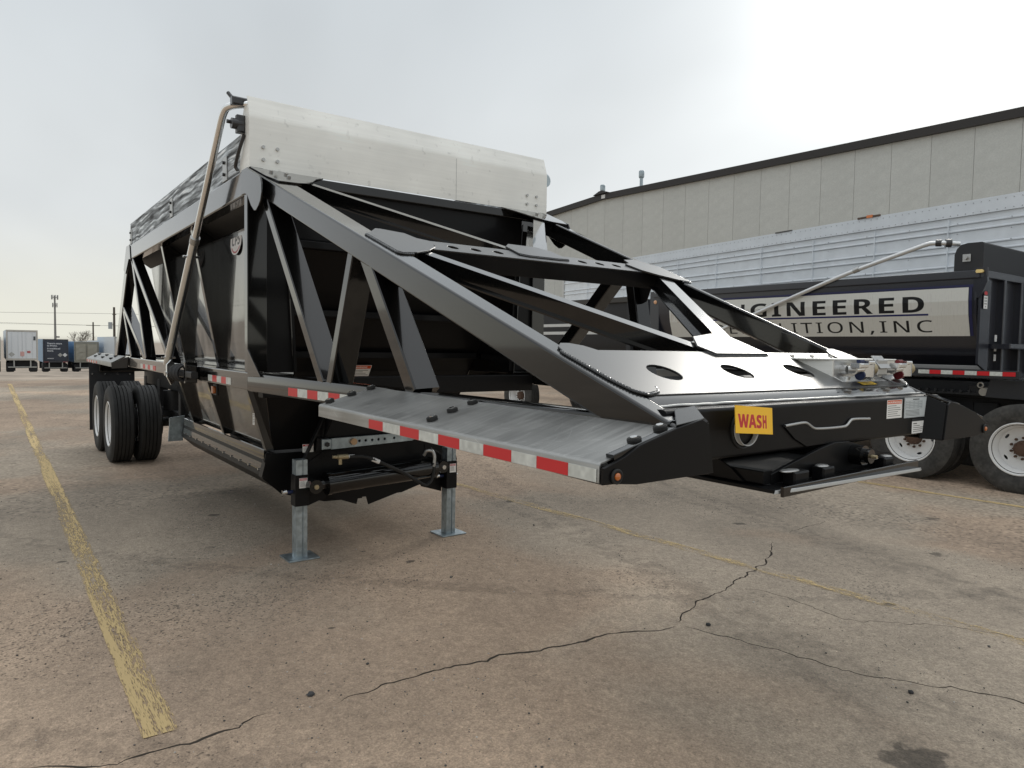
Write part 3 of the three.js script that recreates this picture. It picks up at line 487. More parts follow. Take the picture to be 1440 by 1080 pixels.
// front fenders: bent aluminium sheet, taped lip, bolt rows
for (const s of [-1, 1]) {
  const sec = (xi, yi, xout, yout, z) => { const dx = xout - xi, dy = yout - yi, L = Math.hypot(dx, dy), ux = dx / L, uy = dy / L, P = [], t = 0.004; const bend = [[0, 0], [0.45, 0.08], [0.8, 0.3], [1, 0.75], [1.02, 1.2]];
    const top = [[xi, yi], [xout - ux * 0.016, yout - uy * 0.016]]; bend.slice(1).forEach(([a, b]) => top.push([xout - ux * 0.016 + a * 0.016, yout - uy * 0.016 - b * 0.013])); top.push([xout + 0.001, yout - 0.052], [xout - 0.02, yout - 0.055]);
    const bot = top.map(([x, y], i) => i >= 2 && i < top.length - 1 ? [x - t, y - (i === 2 ? t : 0)] : [x - (i === top.length - 1 ? 0 : 0), y - t]).reverse();
    if (bot.length) { bot[0] = [top[top.length - 1][0], top[top.length - 1][1] + t]; bot[1] = [top[top.length - 2][0] - t, top[top.length - 2][1] + t]; }
    return [...top, ...bot].map(([x, y]) => V3(s * x, y, z)); };
  const g = mesh('front_fender', loft([sec(1.06, 1.412, 1.331, 1.337, 1.55), sec(0.915, 1.386, 1.222, 1.302, 3.258)], true, 0.9), fenderAlu, T);
  const cuts = [2.013, 2.124, 2.251, 2.381, 2.504, 2.629, 2.759, 2.898, 3.012, 3.143, 3.25];
  cuts.slice(0, -1).forEach((z0, i) => { const z1 = cuts[i + 1], f = (z) => { const t = (z - 1.55) / 1.708; return [mix(1.331, 1.222, t) + 0.0026, mix(1.337, 1.302, t)]; }; const [xa, ya] = f(z0), [xb, yb] = f(z1);
    mesh('tape_segment', plate([[s * xa, ya - 0.0145, z0 + 0.0005], [s * xb, yb - 0.0145, z1 - 0.0005], [s * xb, yb - 0.0505, z1 - 0.0005], [s * xa, ya - 0.0505, z0 + 0.0005]], 0.0012, [], 0.0003), i % 2 ? whiteTape : redTape, g); });
  const bolts = [[1.29, 1.354, 1.575], [1.185, 1.383, 1.575], [1.09, 1.41, 1.575], [1.22, 1.342, 2.37], [1.125, 1.368, 2.355], [1.03, 1.394, 2.347], [1.07, 1.352, 3.235], [0.965, 1.381, 3.235]];
  for (const [x, y, z] of bolts) { const nx = 0.265, ny = 0.964, at = (h) => [s * (x + nx * h), y + ny * h, z]; mesh('fender_bolt', merge([rod(at(-0.004), at(0.007), 0.021, 18), rod(at(0.007), at(0.009), 0.017, 18)]), rubber, g); mesh('fender_bolt_head', rod(at(0.007), at(0.0125), 0.0115, 6), chrome, g); }
  mesh('fender_bracket', plate([[s * 1.33, 1.325, 1.56], [s * 1.06, 1.398, 1.56], [s * 1.08, 1.33, 1.56], [s * 1.30, 1.30, 1.56]], 0.006), satin, T);
  mesh('fender_angle', prism(rrect(0.03, 0.03, 0.003), [s * 1.18, 1.31, 3.255], [s * 0.94, 1.37, 3.255]), black, T);
  // rear fender
  const rg = mesh('rear_fender', loft([sec(1.19, 1.432, 1.335, 1.352, -5.1), sec(1.19, 1.432, 1.335, 1.352, -7.75)], true, 0.9), fenderAlu, T);
  for (let i = 0; i < 9; i++) { const z0 = -6.5 - i * 0.135; mesh('tape_segment', plate([[s * 1.3376, 1.336, z0], [s * 1.3376, 1.336, z0 - 0.134], [s * 1.3376, 1.302, z0 - 0.134], [s * 1.3376, 1.302, z0]], 0.0012, [], 0.0003), i % 2 ? whiteTape : redTape, rg); }
  for (const z of [-5.6, -6.4, -7.2]) for (const q of [0.25, 0.6]) mesh('fender_bolt', rod([s * (1.19 + 0.145 * q), 1.43 - 0.08 * q, z], [s * (1.19 + 0.145 * q), 1.45 - 0.08 * q, z], 0.022, 12), rubber, rg);
  mesh('rear_fender_bracket', plate([[s * 1.205, 1.43, -4.7], [s * 1.335, 1.345, -5.08], [s * 1.335, 1.28, -5.08], [s * 1.205, 1.30, -4.75]], 0.012), satin, T);
}
// conspicuity tape on the lower rail
for (const s of [-1, 1]) for (const [z0, n, w0, taper] of [[0.616, 7, 0.123, 1], [-1.0, 5, 0.124, 0], [-3.93, 6, 0.142, 0]]) for (let i = 0; i < n; i++) {
  const za = z0 + i * w0, zb = za + w0 - 0.002, f = (z) => s * (xo(z) + 0.0012), yb = taper ? 1.313 : 1.325;
  mesh('tape_segment', plate([[f(za), yb + 0.046, za], [f(zb), yb + 0.046, zb], [f(zb), yb, zb], [f(za), yb, za]], 0.0014, [], 0.0003), (i + (taper ? 0 : 1)) % 2 ? whiteTape : redTape, T);
}

// front bulkhead board (bent aluminium), cheek plates, bolts
{
  const prof = [[0.018, 2.704], [0.018, 3.0]]; for (let i = 1; i <= 5; i++) { const a = rad(i * 4); prof.push([0.018 - 0.12 * (1 - Math.cos(a)), 3.0 + 0.12 * Math.sin(a)]); } prof.push([0.0108 - 0.041, 3.041 + 0.113]);
  const ring = (x, cut = 0) => { const t = prof.map(([z, y]) => V3(x, y - cut, z)), b = prof.map(([z, y]) => V3(x, y - cut, z - 0.005)).reverse(); return [...t, ...b]; };
  const B = mesh('front_board', loft([ring(-1.19, 0), ring(1.19, 0)], true, 0.12), alu, T);
  for (const [x, y] of [[-1.106, 2.84], [-1.106, 2.763], [-1.017, 2.842], [-1.017, 2.765], [0.985, 2.83], [0.985, 2.762], [1.08, 2.83], [1.08, 2.762]]) mesh('bolt', rod([x, y, 0.015], [x, y, 0.03], 0.011, 8), steelDull, B);
  mesh('board_seam', bx(0.003, 0.3, 0.0015, 0.32, 2.86, 0.019, 0.0003), steelDull, B);
  for (const s of [-1, 1]) mesh('cheek_plate', plate([[s * 1.188, 2.705, 0.012], [s * 1.188, 3.03, 0.012], [s * 1.188, 3.10, -0.03], [s * 1.188, 3.10, -0.09], [s * 1.188, 3.0, -0.16], [s * 1.188, 2.705, -0.19]], 0.006), alu, T);
}
// side boards on the top rails, with steel stake brackets
for (const s of [-1, 1]) {
  const L = 4.42, g = new THREE.BoxGeometry(0.038, 0.245, L); { const p = g.attributes.position, n = g.attributes.normal, uv = g.attributes.uv; for (let i = 0; i < p.count; i++) uv.setXY(i, (p.getZ(i) + 2.21) / 4.42, Math.abs(n.getY(i)) > 0.5 ? 0.03 : p.getY(i) / 0.26 + 0.5); }
  g.translate(s * 1.165, 2.828, -2.4 + (-0.01)); mesh('side_board', keep(g), wood, T);
  for (const z of [-4.55, -2.33, -0.55]) { mesh('stake_bracket', plate([[s * 1.19, 2.715, z - 0.055], [s * 1.19, 2.88, z - 0.05], [s * 1.19, 2.88, z + 0.05], [s * 1.19, 2.715, z + 0.055]], 0.008), steelDull, T); for (const y of [2.76, 2.84]) mesh('bolt', rod([s * 1.19, y, z], [s * 1.206, y, z], 0.012, 6), blackFlat, T); }
}
mesh('board_end_hook', tube([[-1.2, 2.72, -0.2], [-1.215, 2.75, -0.2], [-1.215, 2.83, -0.12], [-1.2, 2.92, -0.06]], 0.012, 20, 8), darkSteel, T);
// tarp arm with its spring, and the rolled tarp on the far side
{
  const A = group('tarp_arm', T);
  mesh('arm_sleeve', rod([-1.285, 1.42, -2.06], [-1.285, 2.36, -1.015], 0.031, 20), steel, A);
  mesh('arm_pipe', tube([[-1.285, 2.28, -1.1], [-1.285, 2.6, -0.745], [-1.285, 2.95, -0.36], [-1.284, 3.055, -0.245], [-1.275, 3.098, -0.19], [-1.25, 3.112, -0.155], [-1.21, 3.118, -0.12], [-1.13, 3.12, -0.06]], 0.0235, 110, 16), steel, A);
  mesh('arm_collar', rod([-1.285, 2.34, -1.037], [-1.285, 2.375, -0.998], 0.035, 20), steelDull, A);
  for (const t of [0.06, 0.88]) mesh('arm_bolt', rod([-1.34, mix(1.42, 2.36, t), mix(-2.06, -1.015, t)], [-1.23, mix(1.42, 2.36, t), mix(-2.06, -1.015, t)], 0.009, 8), chrome, A);
  mesh('arm_elbow_clamp', merge([bx(0.1, 0.05, 0.06, -1.215, 3.13, -0.11, 0.008), rod([-1.25, 3.15, -0.13], [-1.27, 3.19, -0.16], 0.012)]), darkSteel, A);
  const S = group('tarp_spring', T); // torsion spring at the pivot
  const P = []; for (let i = 0; i <= 160; i++) { const a = i / 160 * Math.PI * 2 * 7; P.push([-1.27 + 0.0, 1.36 + 0.062 * Math.sin(a), -1.72 + i / 160 * 0.32 + 0]); P[i][0] = -1.27 + 0.062 * Math.cos(a); }
  mesh('coil', tube(P, 0.0095, 420, 6), blackFlat, S);
  mesh('pivot_plate', plate([[-1.30, 1.46, -1.83], [-1.34, 1.42, -1.80], [-1.345, 1.32, -1.80], [-1.31, 1.25, -1.82], [-1.27, 1.28, -1.84], [-1.26, 1.42, -1.85]], 0.012), steel, S);
  mesh('pivot_arm', prism(rrect(0.05, 0.05, 0.01), [-1.27, 1.36, -1.85], [-1.27, 1.36, -1.12]), blackFlat, S);
  mesh('pivot_mount', bx(0.09, 0.16, 0.05, -1.25, 1.37, -1.34, 0.008), black, S);
  mesh('pivot_bolt', rod([-1.35, 1.35, -1.81], [-1.30, 1.35, -1.82], 0.022, 6), chrome, S);
  mesh('gear_box', merge([rod([-1.20, 2.985, -0.09], [-1.27, 2.985, -0.09], 0.033, 14), bx(0.05, 0.11, 0.06, -1.215, 2.985, -0.09, 0.01), rod([-1.21, 3.0, -0.12], [-1.29, 3.0, -0.12], 0.012)]), darkSteel, T);
  const R = group('tarp_roll', T); mesh('roll_tube', rod([1.2, 2.99, -4.7], [1.2, 2.99, -0.045], 0.05, 24), std(0.03, 0.03, 0.032, 0.7), R); mesh('roll_cap', rod([1.195, 2.985, -0.05], [1.195, 2.985, -0.01], 0.055, 24), galv, R);
}
// landing jacks
for (const s of [-1, 1]) {
  const J = group('landing_jack', T), x = s * 0.652, z = -0.585;
  mesh('inner_leg', prism([[-0.043, -0.043], [0.043, -0.043], [0.043, 0.043], [0.012, 0.043], [0.010, 0.035], [0.002, 0.035], [0.0, 0.043], [-0.043, 0.043]].map(([a, b]) => [a, b]), [x, 0.008, z], [x, 0.745, z], [0, 0, 1]), galv, J);
  mesh('outer_sleeve', prism(rrect(0.104, 0.104, 0.006), [x, 0.40, z], [x, 0.633, z], [0, 0, 1]), satin, J);
  mesh('foot_plate', bx(0.235, 0.010, 0.22, x, 0.0065, z, 0.002), galv, J);
  mesh('lock_pin', merge([rod([x - 0.075, 0.505, z], [x + 0.085, 0.505, z], 0.009), rod([x - 0.13, 0.505, z], [x - 0.10, 0.51, z], 0.02, 12)]), chrome, J);
  mesh('pin_collar', rod([x - 0.10, 0.505, z], [x - 0.055, 0.505, z], 0.014, 12), blueAnod, J);
  mesh('mount_plate', plate([[x - 0.04 * s, 0.36, z - 0.06], [x - 0.04 * s, 0.68, z - 0.06], [s * 0.45, 0.78, z - 0.07], [s * 0.42, 0.42, z - 0.07]], 0.014), satin, J);
  decal('warning_sticker', canvasTex(128, 150, (c, w, h) => { c.fillStyle = '#f2f0ec'; c.fillRect(0, 0, w, h); c.fillStyle = '#b3202a'; c.fillRect(6, 6, w - 12, 30); c.fillStyle = '#fff'; c.font = 'bold 22px sans-serif'; c.fillText('WARNING', 14, 29); c.fillStyle = '#444'; for (let i = 0; i < 6; i++) c.fillRect(12, 50 + i * 14, 70 + ((i * 37) % 34), 4); }), [x + 0.008, 0.573, z + 0.0535], [1, 0, 0], [0, 1, 0], 0.062, 0.075, J);
}
// plate work under the front of the hopper: gate linkage plate, ram, hoses, turnbuckle
mesh('linkage_plate', plate([[-0.36, 1.22], [-0.62, 0.68], [-0.60, 0.50], [-0.165, 0.335], [-0.15, 0.39], [-0.08, 0.388], [-0.06, 0.322], [0.44, 0.45], [0.53, 0.65], [0.53, 0.82], [0.40, 1.22]].map(([x, y]) => [x, y, -0.66]), 0.014), satin, T);
mesh('linkage_edge', prism(rrect(0.05, 0.014, 0.004), [-0.365, 1.23, -0.63], [-0.63, 0.68, -0.63], [1, 0, 0]), satin, T);
mesh('linkage_rib', plate([[-0.40, 1.20, -0.66], [-0.42, 1.25, -0.10], [-0.40, 1.10, -0.45], [-0.52, 0.88, -0.63]], 0.01), satin, T);
{
  const R = group('hydraulic_ram', T);
  mesh('barrel', merge([rod([-0.46, 0.555, -0.52], [0.46, 0.60, -0.52], 0.083, 32), rod([-0.475, 0.554, -0.52], [-0.445, 0.556, -0.52], 0.09, 32), rod([0.43, 0.598, -0.52], [0.465, 0.60, -0.52], 0.09, 32)]), black, R);
  mesh('rod_eye', merge([rod([-0.58, 0.55, -0.52], [-0.46, 0.555, -0.52], 0.04, 16), rod([-0.575, 0.55, -0.58], [-0.575, 0.55, -0.45], 0.052, 18)]), black, R);
  mesh('eye_pin', rod([-0.575, 0.55, -0.46], [-0.575, 0.55, -0.438], 0.018, 16), brass, R);
  mesh('rod_eye', rod([0.52, 0.604, -0.58], [0.52, 0.604, -0.45], 0.05, 18), black, R); mesh('eye_pin', rod([0.52, 0.604, -0.46], [0.52, 0.604, -0.438], 0.018, 16), chrome, R);
  mesh('hose', tube([[-0.31, 0.755, -0.46], [-0.2, 0.75, -0.43], [-0.1, 0.71, -0.41], [0.12, 0.60, -0.40], [0.28, 0.50, -0.40], [0.34, 0.475, -0.43], [0.40, 0.50, -0.45], [0.42, 0.58, -0.44], [0.42, 0.65, -0.44]], 0.0135, 90, 10), rubber, R);
  mesh('hose_fitting', merge([rod([-0.40, 0.757, -0.47], [-0.32, 0.757, -0.465], 0.02, 12), rod([-0.44, 0.76, -0.475], [-0.40, 0.757, -0.47], 0.013, 12), rod([-0.38, 0.757, -0.47], [-0.38, 0.70, -0.47], 0.014, 12)]), brass, R);
  mesh('hose_fitting', merge([rod([-0.32, 0.757, -0.465], [-0.27, 0.755, -0.455], 0.014, 10), rod([-0.14, 0.728, -0.42], [-0.085, 0.703, -0.41], 0.017, 12)]), std(0.8, 0.8, 0.78, 0.6), R);
  mesh('hose_elbow', tube([[0.42, 0.62, -0.44], [0.425, 0.70, -0.44], [0.41, 0.745, -0.45], [0.37, 0.75, -0.47], [0.36, 0.71, -0.5]], 0.014, 30, 10), steelDull, R);
  const B = group('adjusting_link', T);
  const bar = [[-0.40, 0.885], [0.30, 0.895], [0.325, 0.885], [0.33, 0.86], [0.325, 0.835], [0.30, 0.825], [-0.40, 0.80]].map(([x, y]) => [x, y, -0.60]);
  const hs = [[-0.17, 0.852], [-0.115, 0.8525], [-0.06, 0.853], [-0.005, 0.8535], [0.05, 0.854], [0.135, 0.857]].map(([x, y]) => Array.from({ length: 12 }, (_, i) => { const a = -i / 12 * 6.283; return [x + 0.0105 * Math.cos(a), y + 0.0105 * Math.sin(a), -0.60]; }));
  mesh('link_bar', plate(bar, 0.016, hs), galv, B); mesh('link_end', bx(0.075, 0.078, 0.03, -0.44, 0.843, -0.60, 0.004), galv, B);
  mesh('link_bolt', rod([-0.44, 0.843, -0.60], [-0.44, 0.843, -0.572], 0.02, 6), blackFlat, B); mesh('link_bolt', rod([0.30, 0.862, -0.60], [0.30, 0.862, -0.575], 0.02, 6), blackFlat, B);
  mesh('link_pin', rod([-0.225, 0.852, -0.60], [-0.225, 0.852, -0.565], 0.026, 20), bronze, B);
  mesh('link_backing', bx(0.1, 0.1, 0.05, -0.46, 0.843, -0.635, 0.005), satin, T);
}
const smallLabel = (w, h, head, rows, headTxt, seedv = 1) => canvasTex(w, h, (c) => { c.fillStyle = '#efeeea'; c.fillRect(0, 0, w, h); c.fillStyle = head; c.fillRect(4, 4, w - 8, h * 0.2); c.fillStyle = '#f6f2ee'; c.font = 'bold ' + Math.round(h * 0.15) + 'px sans-serif'; c.textAlign = 'center'; c.fillText(headTxt, w / 2, h * 0.19); c.fillStyle = '#6b6b6b'; for (let i = 0; i < rows; i++) c.fillRect(w * 0.07, h * (0.31 + i * 0.66 / rows), w * (0.5 + 0.36 * Math.abs(Math.sin(i * 2.3 + seedv))), Math.max(2, h * 0.03)); });
decal('warning_sticker', smallLabel(128, 96, '#b3202a', 4, 'WARNING', 2), [-0.565, 0.815, -0.650], [1, 0, 0], [0, 1, 0], 0.085, 0.062, T);
decal('warning_sticker', smallLabel(200, 160, '#d8501e', 7, 'WARNING', 1), [-0.139, 1.385, -0.660], [1, 0, 0], [0, 0.803, 0.596], 0.165, 0.16, T, 'white and orange warning label low on the hopper front');
decal('danger_sticker', smallLabel(60, 190, '#b3202a', 9, '', 4), [-0.8945, 1.07, -0.915], [0, 0, 1], [0, 1, 0], 0.05, 0.17, T);
// maker's oval on the hopper side
{
  const t = canvasTex(256, 220, (c, w, h) => { c.clearRect(0, 0, w, h); c.fillStyle = '#e9e6e2'; c.beginPath(); c.ellipse(w / 2, h / 2, w * 0.49, h * 0.49, 0, 0, 7); c.fill(); c.strokeStyle = '#b5484c'; c.lineWidth = 12; c.beginPath(); c.ellipse(w / 2, h / 2, w * 0.42, h * 0.41, 0, 0, 7); c.stroke(); c.fillStyle = '#efecea'; c.fillRect(w * 0.03, h * 0.27, w * 0.94, h * 0.46); c.fillStyle = '#4c4c4e'; c.font = 'bold 108px sans-serif'; c.textAlign = 'center'; c.save(); c.transform(1, 0, -0.12, 1, 0, 0); c.fillText('CPS', w / 2 + 14, h * 0.68); c.restore(); });
  const g = new THREE.CircleGeometry(1, 40); g.scale(0.155, 0.118, 1); const y = 2.405, n = V3(-1, 0.055, 0).normalize(), u = V3(0, 0, 1), v = n.clone().cross(u);
  g.applyMatrix4(new THREE.Matrix4().makeBasis(u, v, n).setPosition(V3(-xw(y) - 0.0065, y, -1.13))); mesh('maker_badge', keep(g), new THREE.MeshPhysicalMaterial({ map: t, roughness: 0.4 }), T, 'white oval maker badge with red rim reading CPS');
}
{ const L = group('side_marker_lamp', T); mesh('lamp_base', bx(0.02, 0.09, 0.11, -0.985, 1.215, -1.66, 0.008), blackFlat, L); mesh('lens', bx(0.035, 0.06, 0.075, -1.0, 1.215, -1.66, 0.012), amber, L); }
// kingpin plate under the nose
{
  const K = group('kingpin_assembly', T);
  mesh('skid_plate', plate([[-0.475, 1.15, 2.55], [-0.47, 1.15, 3.285], [0.47, 1.15, 3.285], [0.475, 1.15, 2.55]], 0.012), satin, K);
  mesh('skid_edge', plate([[-0.47, 1.148, 3.283], [-0.40, 1.156, 3.32], [0.43, 1.163, 3.335], [0.475, 1.176, 3.315], [0.47, 1.15, 3.283]], 0.012), steelDull, K);
  mesh('skid_front_bar', prism(rrect(0.012, 0.034, 0.003), [-0.455, 1.152, 3.305], [0.47, 1.166, 3.305]), black, K);
  for (const s of [-1, 1]) { mesh('side_rail', prism(rrect(0.05, 0.045, 0.004), [s * 0.41, 1.182, 2.5], [s * 0.41, 1.182, 3.22]), satin, K); mesh('riser', plate([[s * 0.44, 1.16, 2.6], [s * 0.44, 1.27, 2.6], [s * 0.44, 1.27, 2.95], [s * 0.44, 1.20, 3.1], [s * 0.44, 1.16, 3.15]], 0.01), satin, K); }
  mesh('cross_rib', plate([[-0.39, 1.158], [-0.395, 1.192], [-0.10, 1.258], [0.0, 1.274], [0.10, 1.272], [0.44, 1.196], [0.44, 1.166]].map(([x, y]) => [x, y, 3.215]), 0.016), satin, K);
  mesh('cross_rib', plate([[-0.40, 1.158], [-0.40, 1.26], [0.40, 1.26], [0.40, 1.158]].map(([x, y]) => [x, y, 2.75]), 0.012), satin, K);
  const boss = group('pin_boss', T); mesh('boss', merge([rod([0.13, 1.222, 3.205], [0.13, 1.222, 3.27], 0.038, 24), rod([0.13, 1.222, 3.27], [0.13, 1.222, 3.295], 0.027, 20)]), black, boss); mesh('grease_nipple', rod([0.13, 1.222, 3.29], [0.13, 1.222, 3.315], 0.007, 8), brass, boss);
  for (const [x, w] of [[-0.30, 0.09], [-0.13, 0.075], [0.30, 0.07]]) mesh('stop_block', bx(w, 0.045, 0.05, x, 1.18, 3.255, 0.006), satin, K);
  for (const [x, w] of [[-0.33, 0.10], [-0.13, 0.06], [0.22, 0.05], [0.33, 0.05]]) mesh('weld_patch', new THREE.SphereGeometry(0.5, 12, 6).scale(w, 0.012, 0.045).translate(x, 1.203, 3.25), steelDull, K);
  // reinforcing plate with its weld on the beam face
  const pr = [[-0.30, 1.347], [-0.175, 1.352], [-0.105, 1.327], [0.09, 1.325], [0.145, 1.349], [0.275, 1.346]];
  mesh('face_plate', plate([...pr, [0.27, 1.275], [-0.16, 1.268], [-0.235, 1.30]].map(([x, y]) => [x, y, 3.203]), 0.008), satin, K);
  mesh('face_weld', tube(pr.map(([x, y], i) => [x, y + 0.003, 3.207]), 0.0055, 90, 6), steelDull, K);
}
// round lamp hole in the nose beam
{
  const L = group('nose_lamp', T), c = [-0.527, 1.352];
  mesh('lamp_well', axisZ(lathe([[0, -0.02], [0.052, -0.02], [0.058, 0.0], [0.064, 0.003], [0.066, 0.0], [0.066, -0.022]], 40)).translate(c[0], c[1], 3.204), blackFlat, L);
  mesh('lamp_lens', axisZ(lathe([[0, 0.006], [0.03, 0.004], [0.05, 0.0], [0.052, -0.018]], 40)).translate(c[0], c[1], 3.2), rubber, L);
  const rg = new THREE.RingGeometry(0.052, 0.074, 48, 1); const sh = new THREE.Shape(); sh.absarc(0, 0, 0.075, 0, 6.2832, false); const hh = new THREE.Path(); hh.absarc(0.004, 0, 0.055, 0, 6.2832, true); sh.holes.push(hh);
  const g = new THREE.ExtrudeGeometry(sh, { depth: 0.012, bevelEnabled: true, bevelSize: 0.003, bevelThickness: 0.003, bevelSegments: 2, curveSegments: 40 }); g.translate(c[0], c[1], 3.206); mesh('lamp_ring', g, std(0.55, 0.56, 0.56, 0.5, 0.2), L);
}
// data plates on the nose beam
decal('warning_sticker', smallLabel(128, 160, '#d8501e', 6, 'WARNING', 3), [0.487, 1.379, 3.2014], [1, 0, 0], [0, 1, 0], 0.128, 0.076, T);
decal('data_plate', canvasTex(256, 200, (c, w, h) => { c.fillStyle = '#ccd2d4'; c.fillRect(0, 0, w, h); c.strokeStyle = '#8c9497'; c.lineWidth = 3; c.strokeRect(6, 6, w - 12, h - 12); c.fillStyle = '#3a3d40'; c.fillRect(90, 16, 70, 10); for (let i = 0; i < 5; i++) for (let j = 0; j < 4; j++) { c.strokeRect(14 + j * 46, 36 + i * 16, 40, 12); } for (let i = 0; i < 5; i++) c.fillRect(14, 126 + i * 13, 150 + ((i * 31) % 30), 4); }), [0.677, 1.38, 3.2014], [1, 0, 0], [0, 1, 0], 0.212, 0.086, T, 'silver data plate on the nose beam');
decal('data_sticker', canvasTex(160, 120, (c, w, h) => { c.fillStyle = '#eeeeec'; c.fillRect(0, 0, w, h); c.fillStyle = '#26282b'; c.fillRect(0, 0, w, 22); c.fillStyle = '#6d6d6d'; c.fillRect(14, 36, 40, 9); for (let i = 0; i < 4; i++) c.fillRect(14, 56 + i * 15, 70 + ((i * 41) % 50), 5); }), [0.713, 1.299, 3.2014], [1, 0, 0], [0, 1, 0], 0.136, 0.064, T);
// air and electric connection box on the deck
{
  const G = group('connection_box', T), zf = 2.98, face = std(0.75, 0.75, 0.74, 0.28, 0.9);
  for (const x of [0.395, 0.93]) mesh('box_side', plate([[x, 1.50, zf], [x, 1.575, zf], [x, 1.575, 2.80], [x, 1.568, 2.80]], 0.006), alu, G);
  mesh('box_lid', plate([[0.36, 1.578, 2.74], [0.39, 1.578, zf + 0.008], [0.935, 1.578, zf + 0.008], [0.935, 1.578, 2.74]], 0.006), alu, G);
  mesh('box_face', plate([[0.395, 1.492, zf], [0.395, 1.575, zf], [0.93, 1.575, zf], [0.93, 1.492, zf]], 0.006), face, G);
  mesh('box_flange', plate([[0.40, 1.503, zf], [0.93, 1.503, zf], [0.93, 1.482, zf + 0.05], [0.39, 1.482, zf + 0.05]], 0.005), face, G);
  for (const x of [0.42, 0.58, 0.74]) mesh('bolt', rod([x, 1.580, 2.77], [x, 1.594, 2.77], 0.012, 6), chrome, G);
  for (const x of [0.46, 0.68, 0.90]) mesh('bolt', rod([x, 1.492, zf + 0.03], [x, 1.506, zf + 0.035], 0.011, 6), chrome, G);
  for (const [x, m] of [[0.46, blueAnod], [0.80, redAnod]]) {
    const H = group('gladhand', T), z = zf, y = 1.535;
    mesh('stub', merge([rod([x, y, z], [x, y, z + 0.03], 0.02, 14), rod([x, y, z + 0.03], [x + 0.02, y, z + 0.055], 0.016, 12)]), steelDull, H);
    mesh('body', merge([rod([x + 0.01, y, z + 0.05], [x + 0.10, y + 0.005, z + 0.065], 0.022, 14), rod([x + 0.085, y - 0.03, z + 0.065], [x + 0.085, y + 0.034, z + 0.065], 0.034, 20), bx(0.09, 0.022, 0.05, x + 0.04, y + 0.018, z + 0.065, 0.006), bx(0.05, 0.018, 0.06, x + 0.075, y + 0.03, z + 0.07, 0.005)]), chrome, H);
    mesh('seal', rod([x + 0.045, y - 0.024, z + 0.06], [x + 0.07, y - 0.022, z + 0.06], 0.022, 16), m, H); mesh('lever', bx(0.04, 0.016, 0.02, x + 0.03, y + 0.036, z + 0.07, 0.004), m, H);
    mesh('end_fitting', rod([x + 0.115, y + 0.004, z + 0.065], [x + 0.14, y + 0.004, z + 0.068], 0.026, 12), brass, H);
  }
  const S = group('socket', T); mesh('socket_body', merge([rod([0.68, 1.535, zf], [0.68, 1.535, zf + 0.06], 0.034, 20), bx(0.085, 0.07, 0.012, 0.68, 1.545, zf + 0.066, 0.006)]), steelDull, S); mesh('socket_lid', plate([[0.635, 1.595, zf + 0.04], [0.725, 1.595, zf + 0.04], [0.725, 1.54, zf + 0.085], [0.635, 1.54, zf + 0.085]], 0.006), steelDull, S);
  decal('yellow_label', canvasTex(96, 40, (c, w, h) => { c.fillStyle = '#d9b23a'; c.fillRect(0, 0, w, h); c.fillStyle = '#6a5a20'; for (let i = 0; i < 3; i++) c.fillRect(8, 8 + i * 10, 60 + i * 8, 3); }), onC(0.55, 3.05, 0.006), [1, 0, 0], [0, 0.375, -0.927], 0.12, 0.03, T);
}
// running gear
for (const z of [-6.14, -7.37]) {
  for (const s of [-1, 1]) { wheel(T, s * 1.13, 0.508, z, 0.51, 0.275, s, { hub: true, hubMat: darkSteel, nutMat: steelDull }); wheel(T, s * 0.812, 0.508, z, 0.51, 0.275, -s, {}); }
  mesh('axle', rod([-1.0, 0.508, z], [1.0, 0.508, z], 0.065, 16), blackFlat, T);
  for (const s of [-1, 1]) mesh('brake_drum', rod([s * 0.62, 0.508, z], [s * 1.05, 0.508, z], 0.2, 28), blackFlat, T);
}
for (const s of [-1, 1]) {
  mesh('frame_rail', prism(rrect(0.1, 0.24, 0.01), [s * 0.48, 1.08, -7.95], [s * 0.48, 1.08, -3.9]), satin, T);
  mesh('suspension_beam', merge([prism(rrect(0.08, 0.12, 0.01), [s * 0.48, 0.62, -7.6], [s * 0.48, 0.62, -5.0]), ...[-5.1, -6.75, -7.85].map((z) => bx(0.12, 0.5, 0.16, s * 0.48, 0.82, z, 0.01)), rod([s * 0.48, 0.68, -6.0], [s * 0.48, 0.95, -6.0], 0.13, 20), rod([s * 0.48, 0.68, -7.2], [s * 0.48, 0.95, -7.2], 0.13, 20)]), blackFlat, T);
  mesh('mud_flap', plate([[s * 1.285, 1.26, -8.0], [s * 0.66, 1.26, -8.0], [s * 0.66, 0.24, -8.0], [s * 1.285, 0.24, -8.0]], 0.01), std(0.016, 0.016, 0.018, 0.6), T);
  for (let i = 0; i < 4; i++) mesh('bolt', rod([s * (1.24 - i * 0.17), 1.10, -7.995], [s * (1.24 - i * 0.17), 1.10, -7.975], 0.014, 8), chrome, T);
  mesh('air_tank', rod([s * 0.18, 0.86, -5.2], [s * 0.18, 0.86, -4.3], 0.12, 24), black, T);
  mesh('gear_hanger', merge([bx(0.07, 0.62, 0.10, s * 0.66, 0.95, -4.55, 0.008), bx(0.3, 0.05, 0.4, s * 0.62, 0.66, -4.6, 0.008)]), blackFlat, T);
}
mesh('rear_tail_beam', bx(2.3, 0.12, 0.08, 0, 1.2, -7.98, 0.008), black, T);

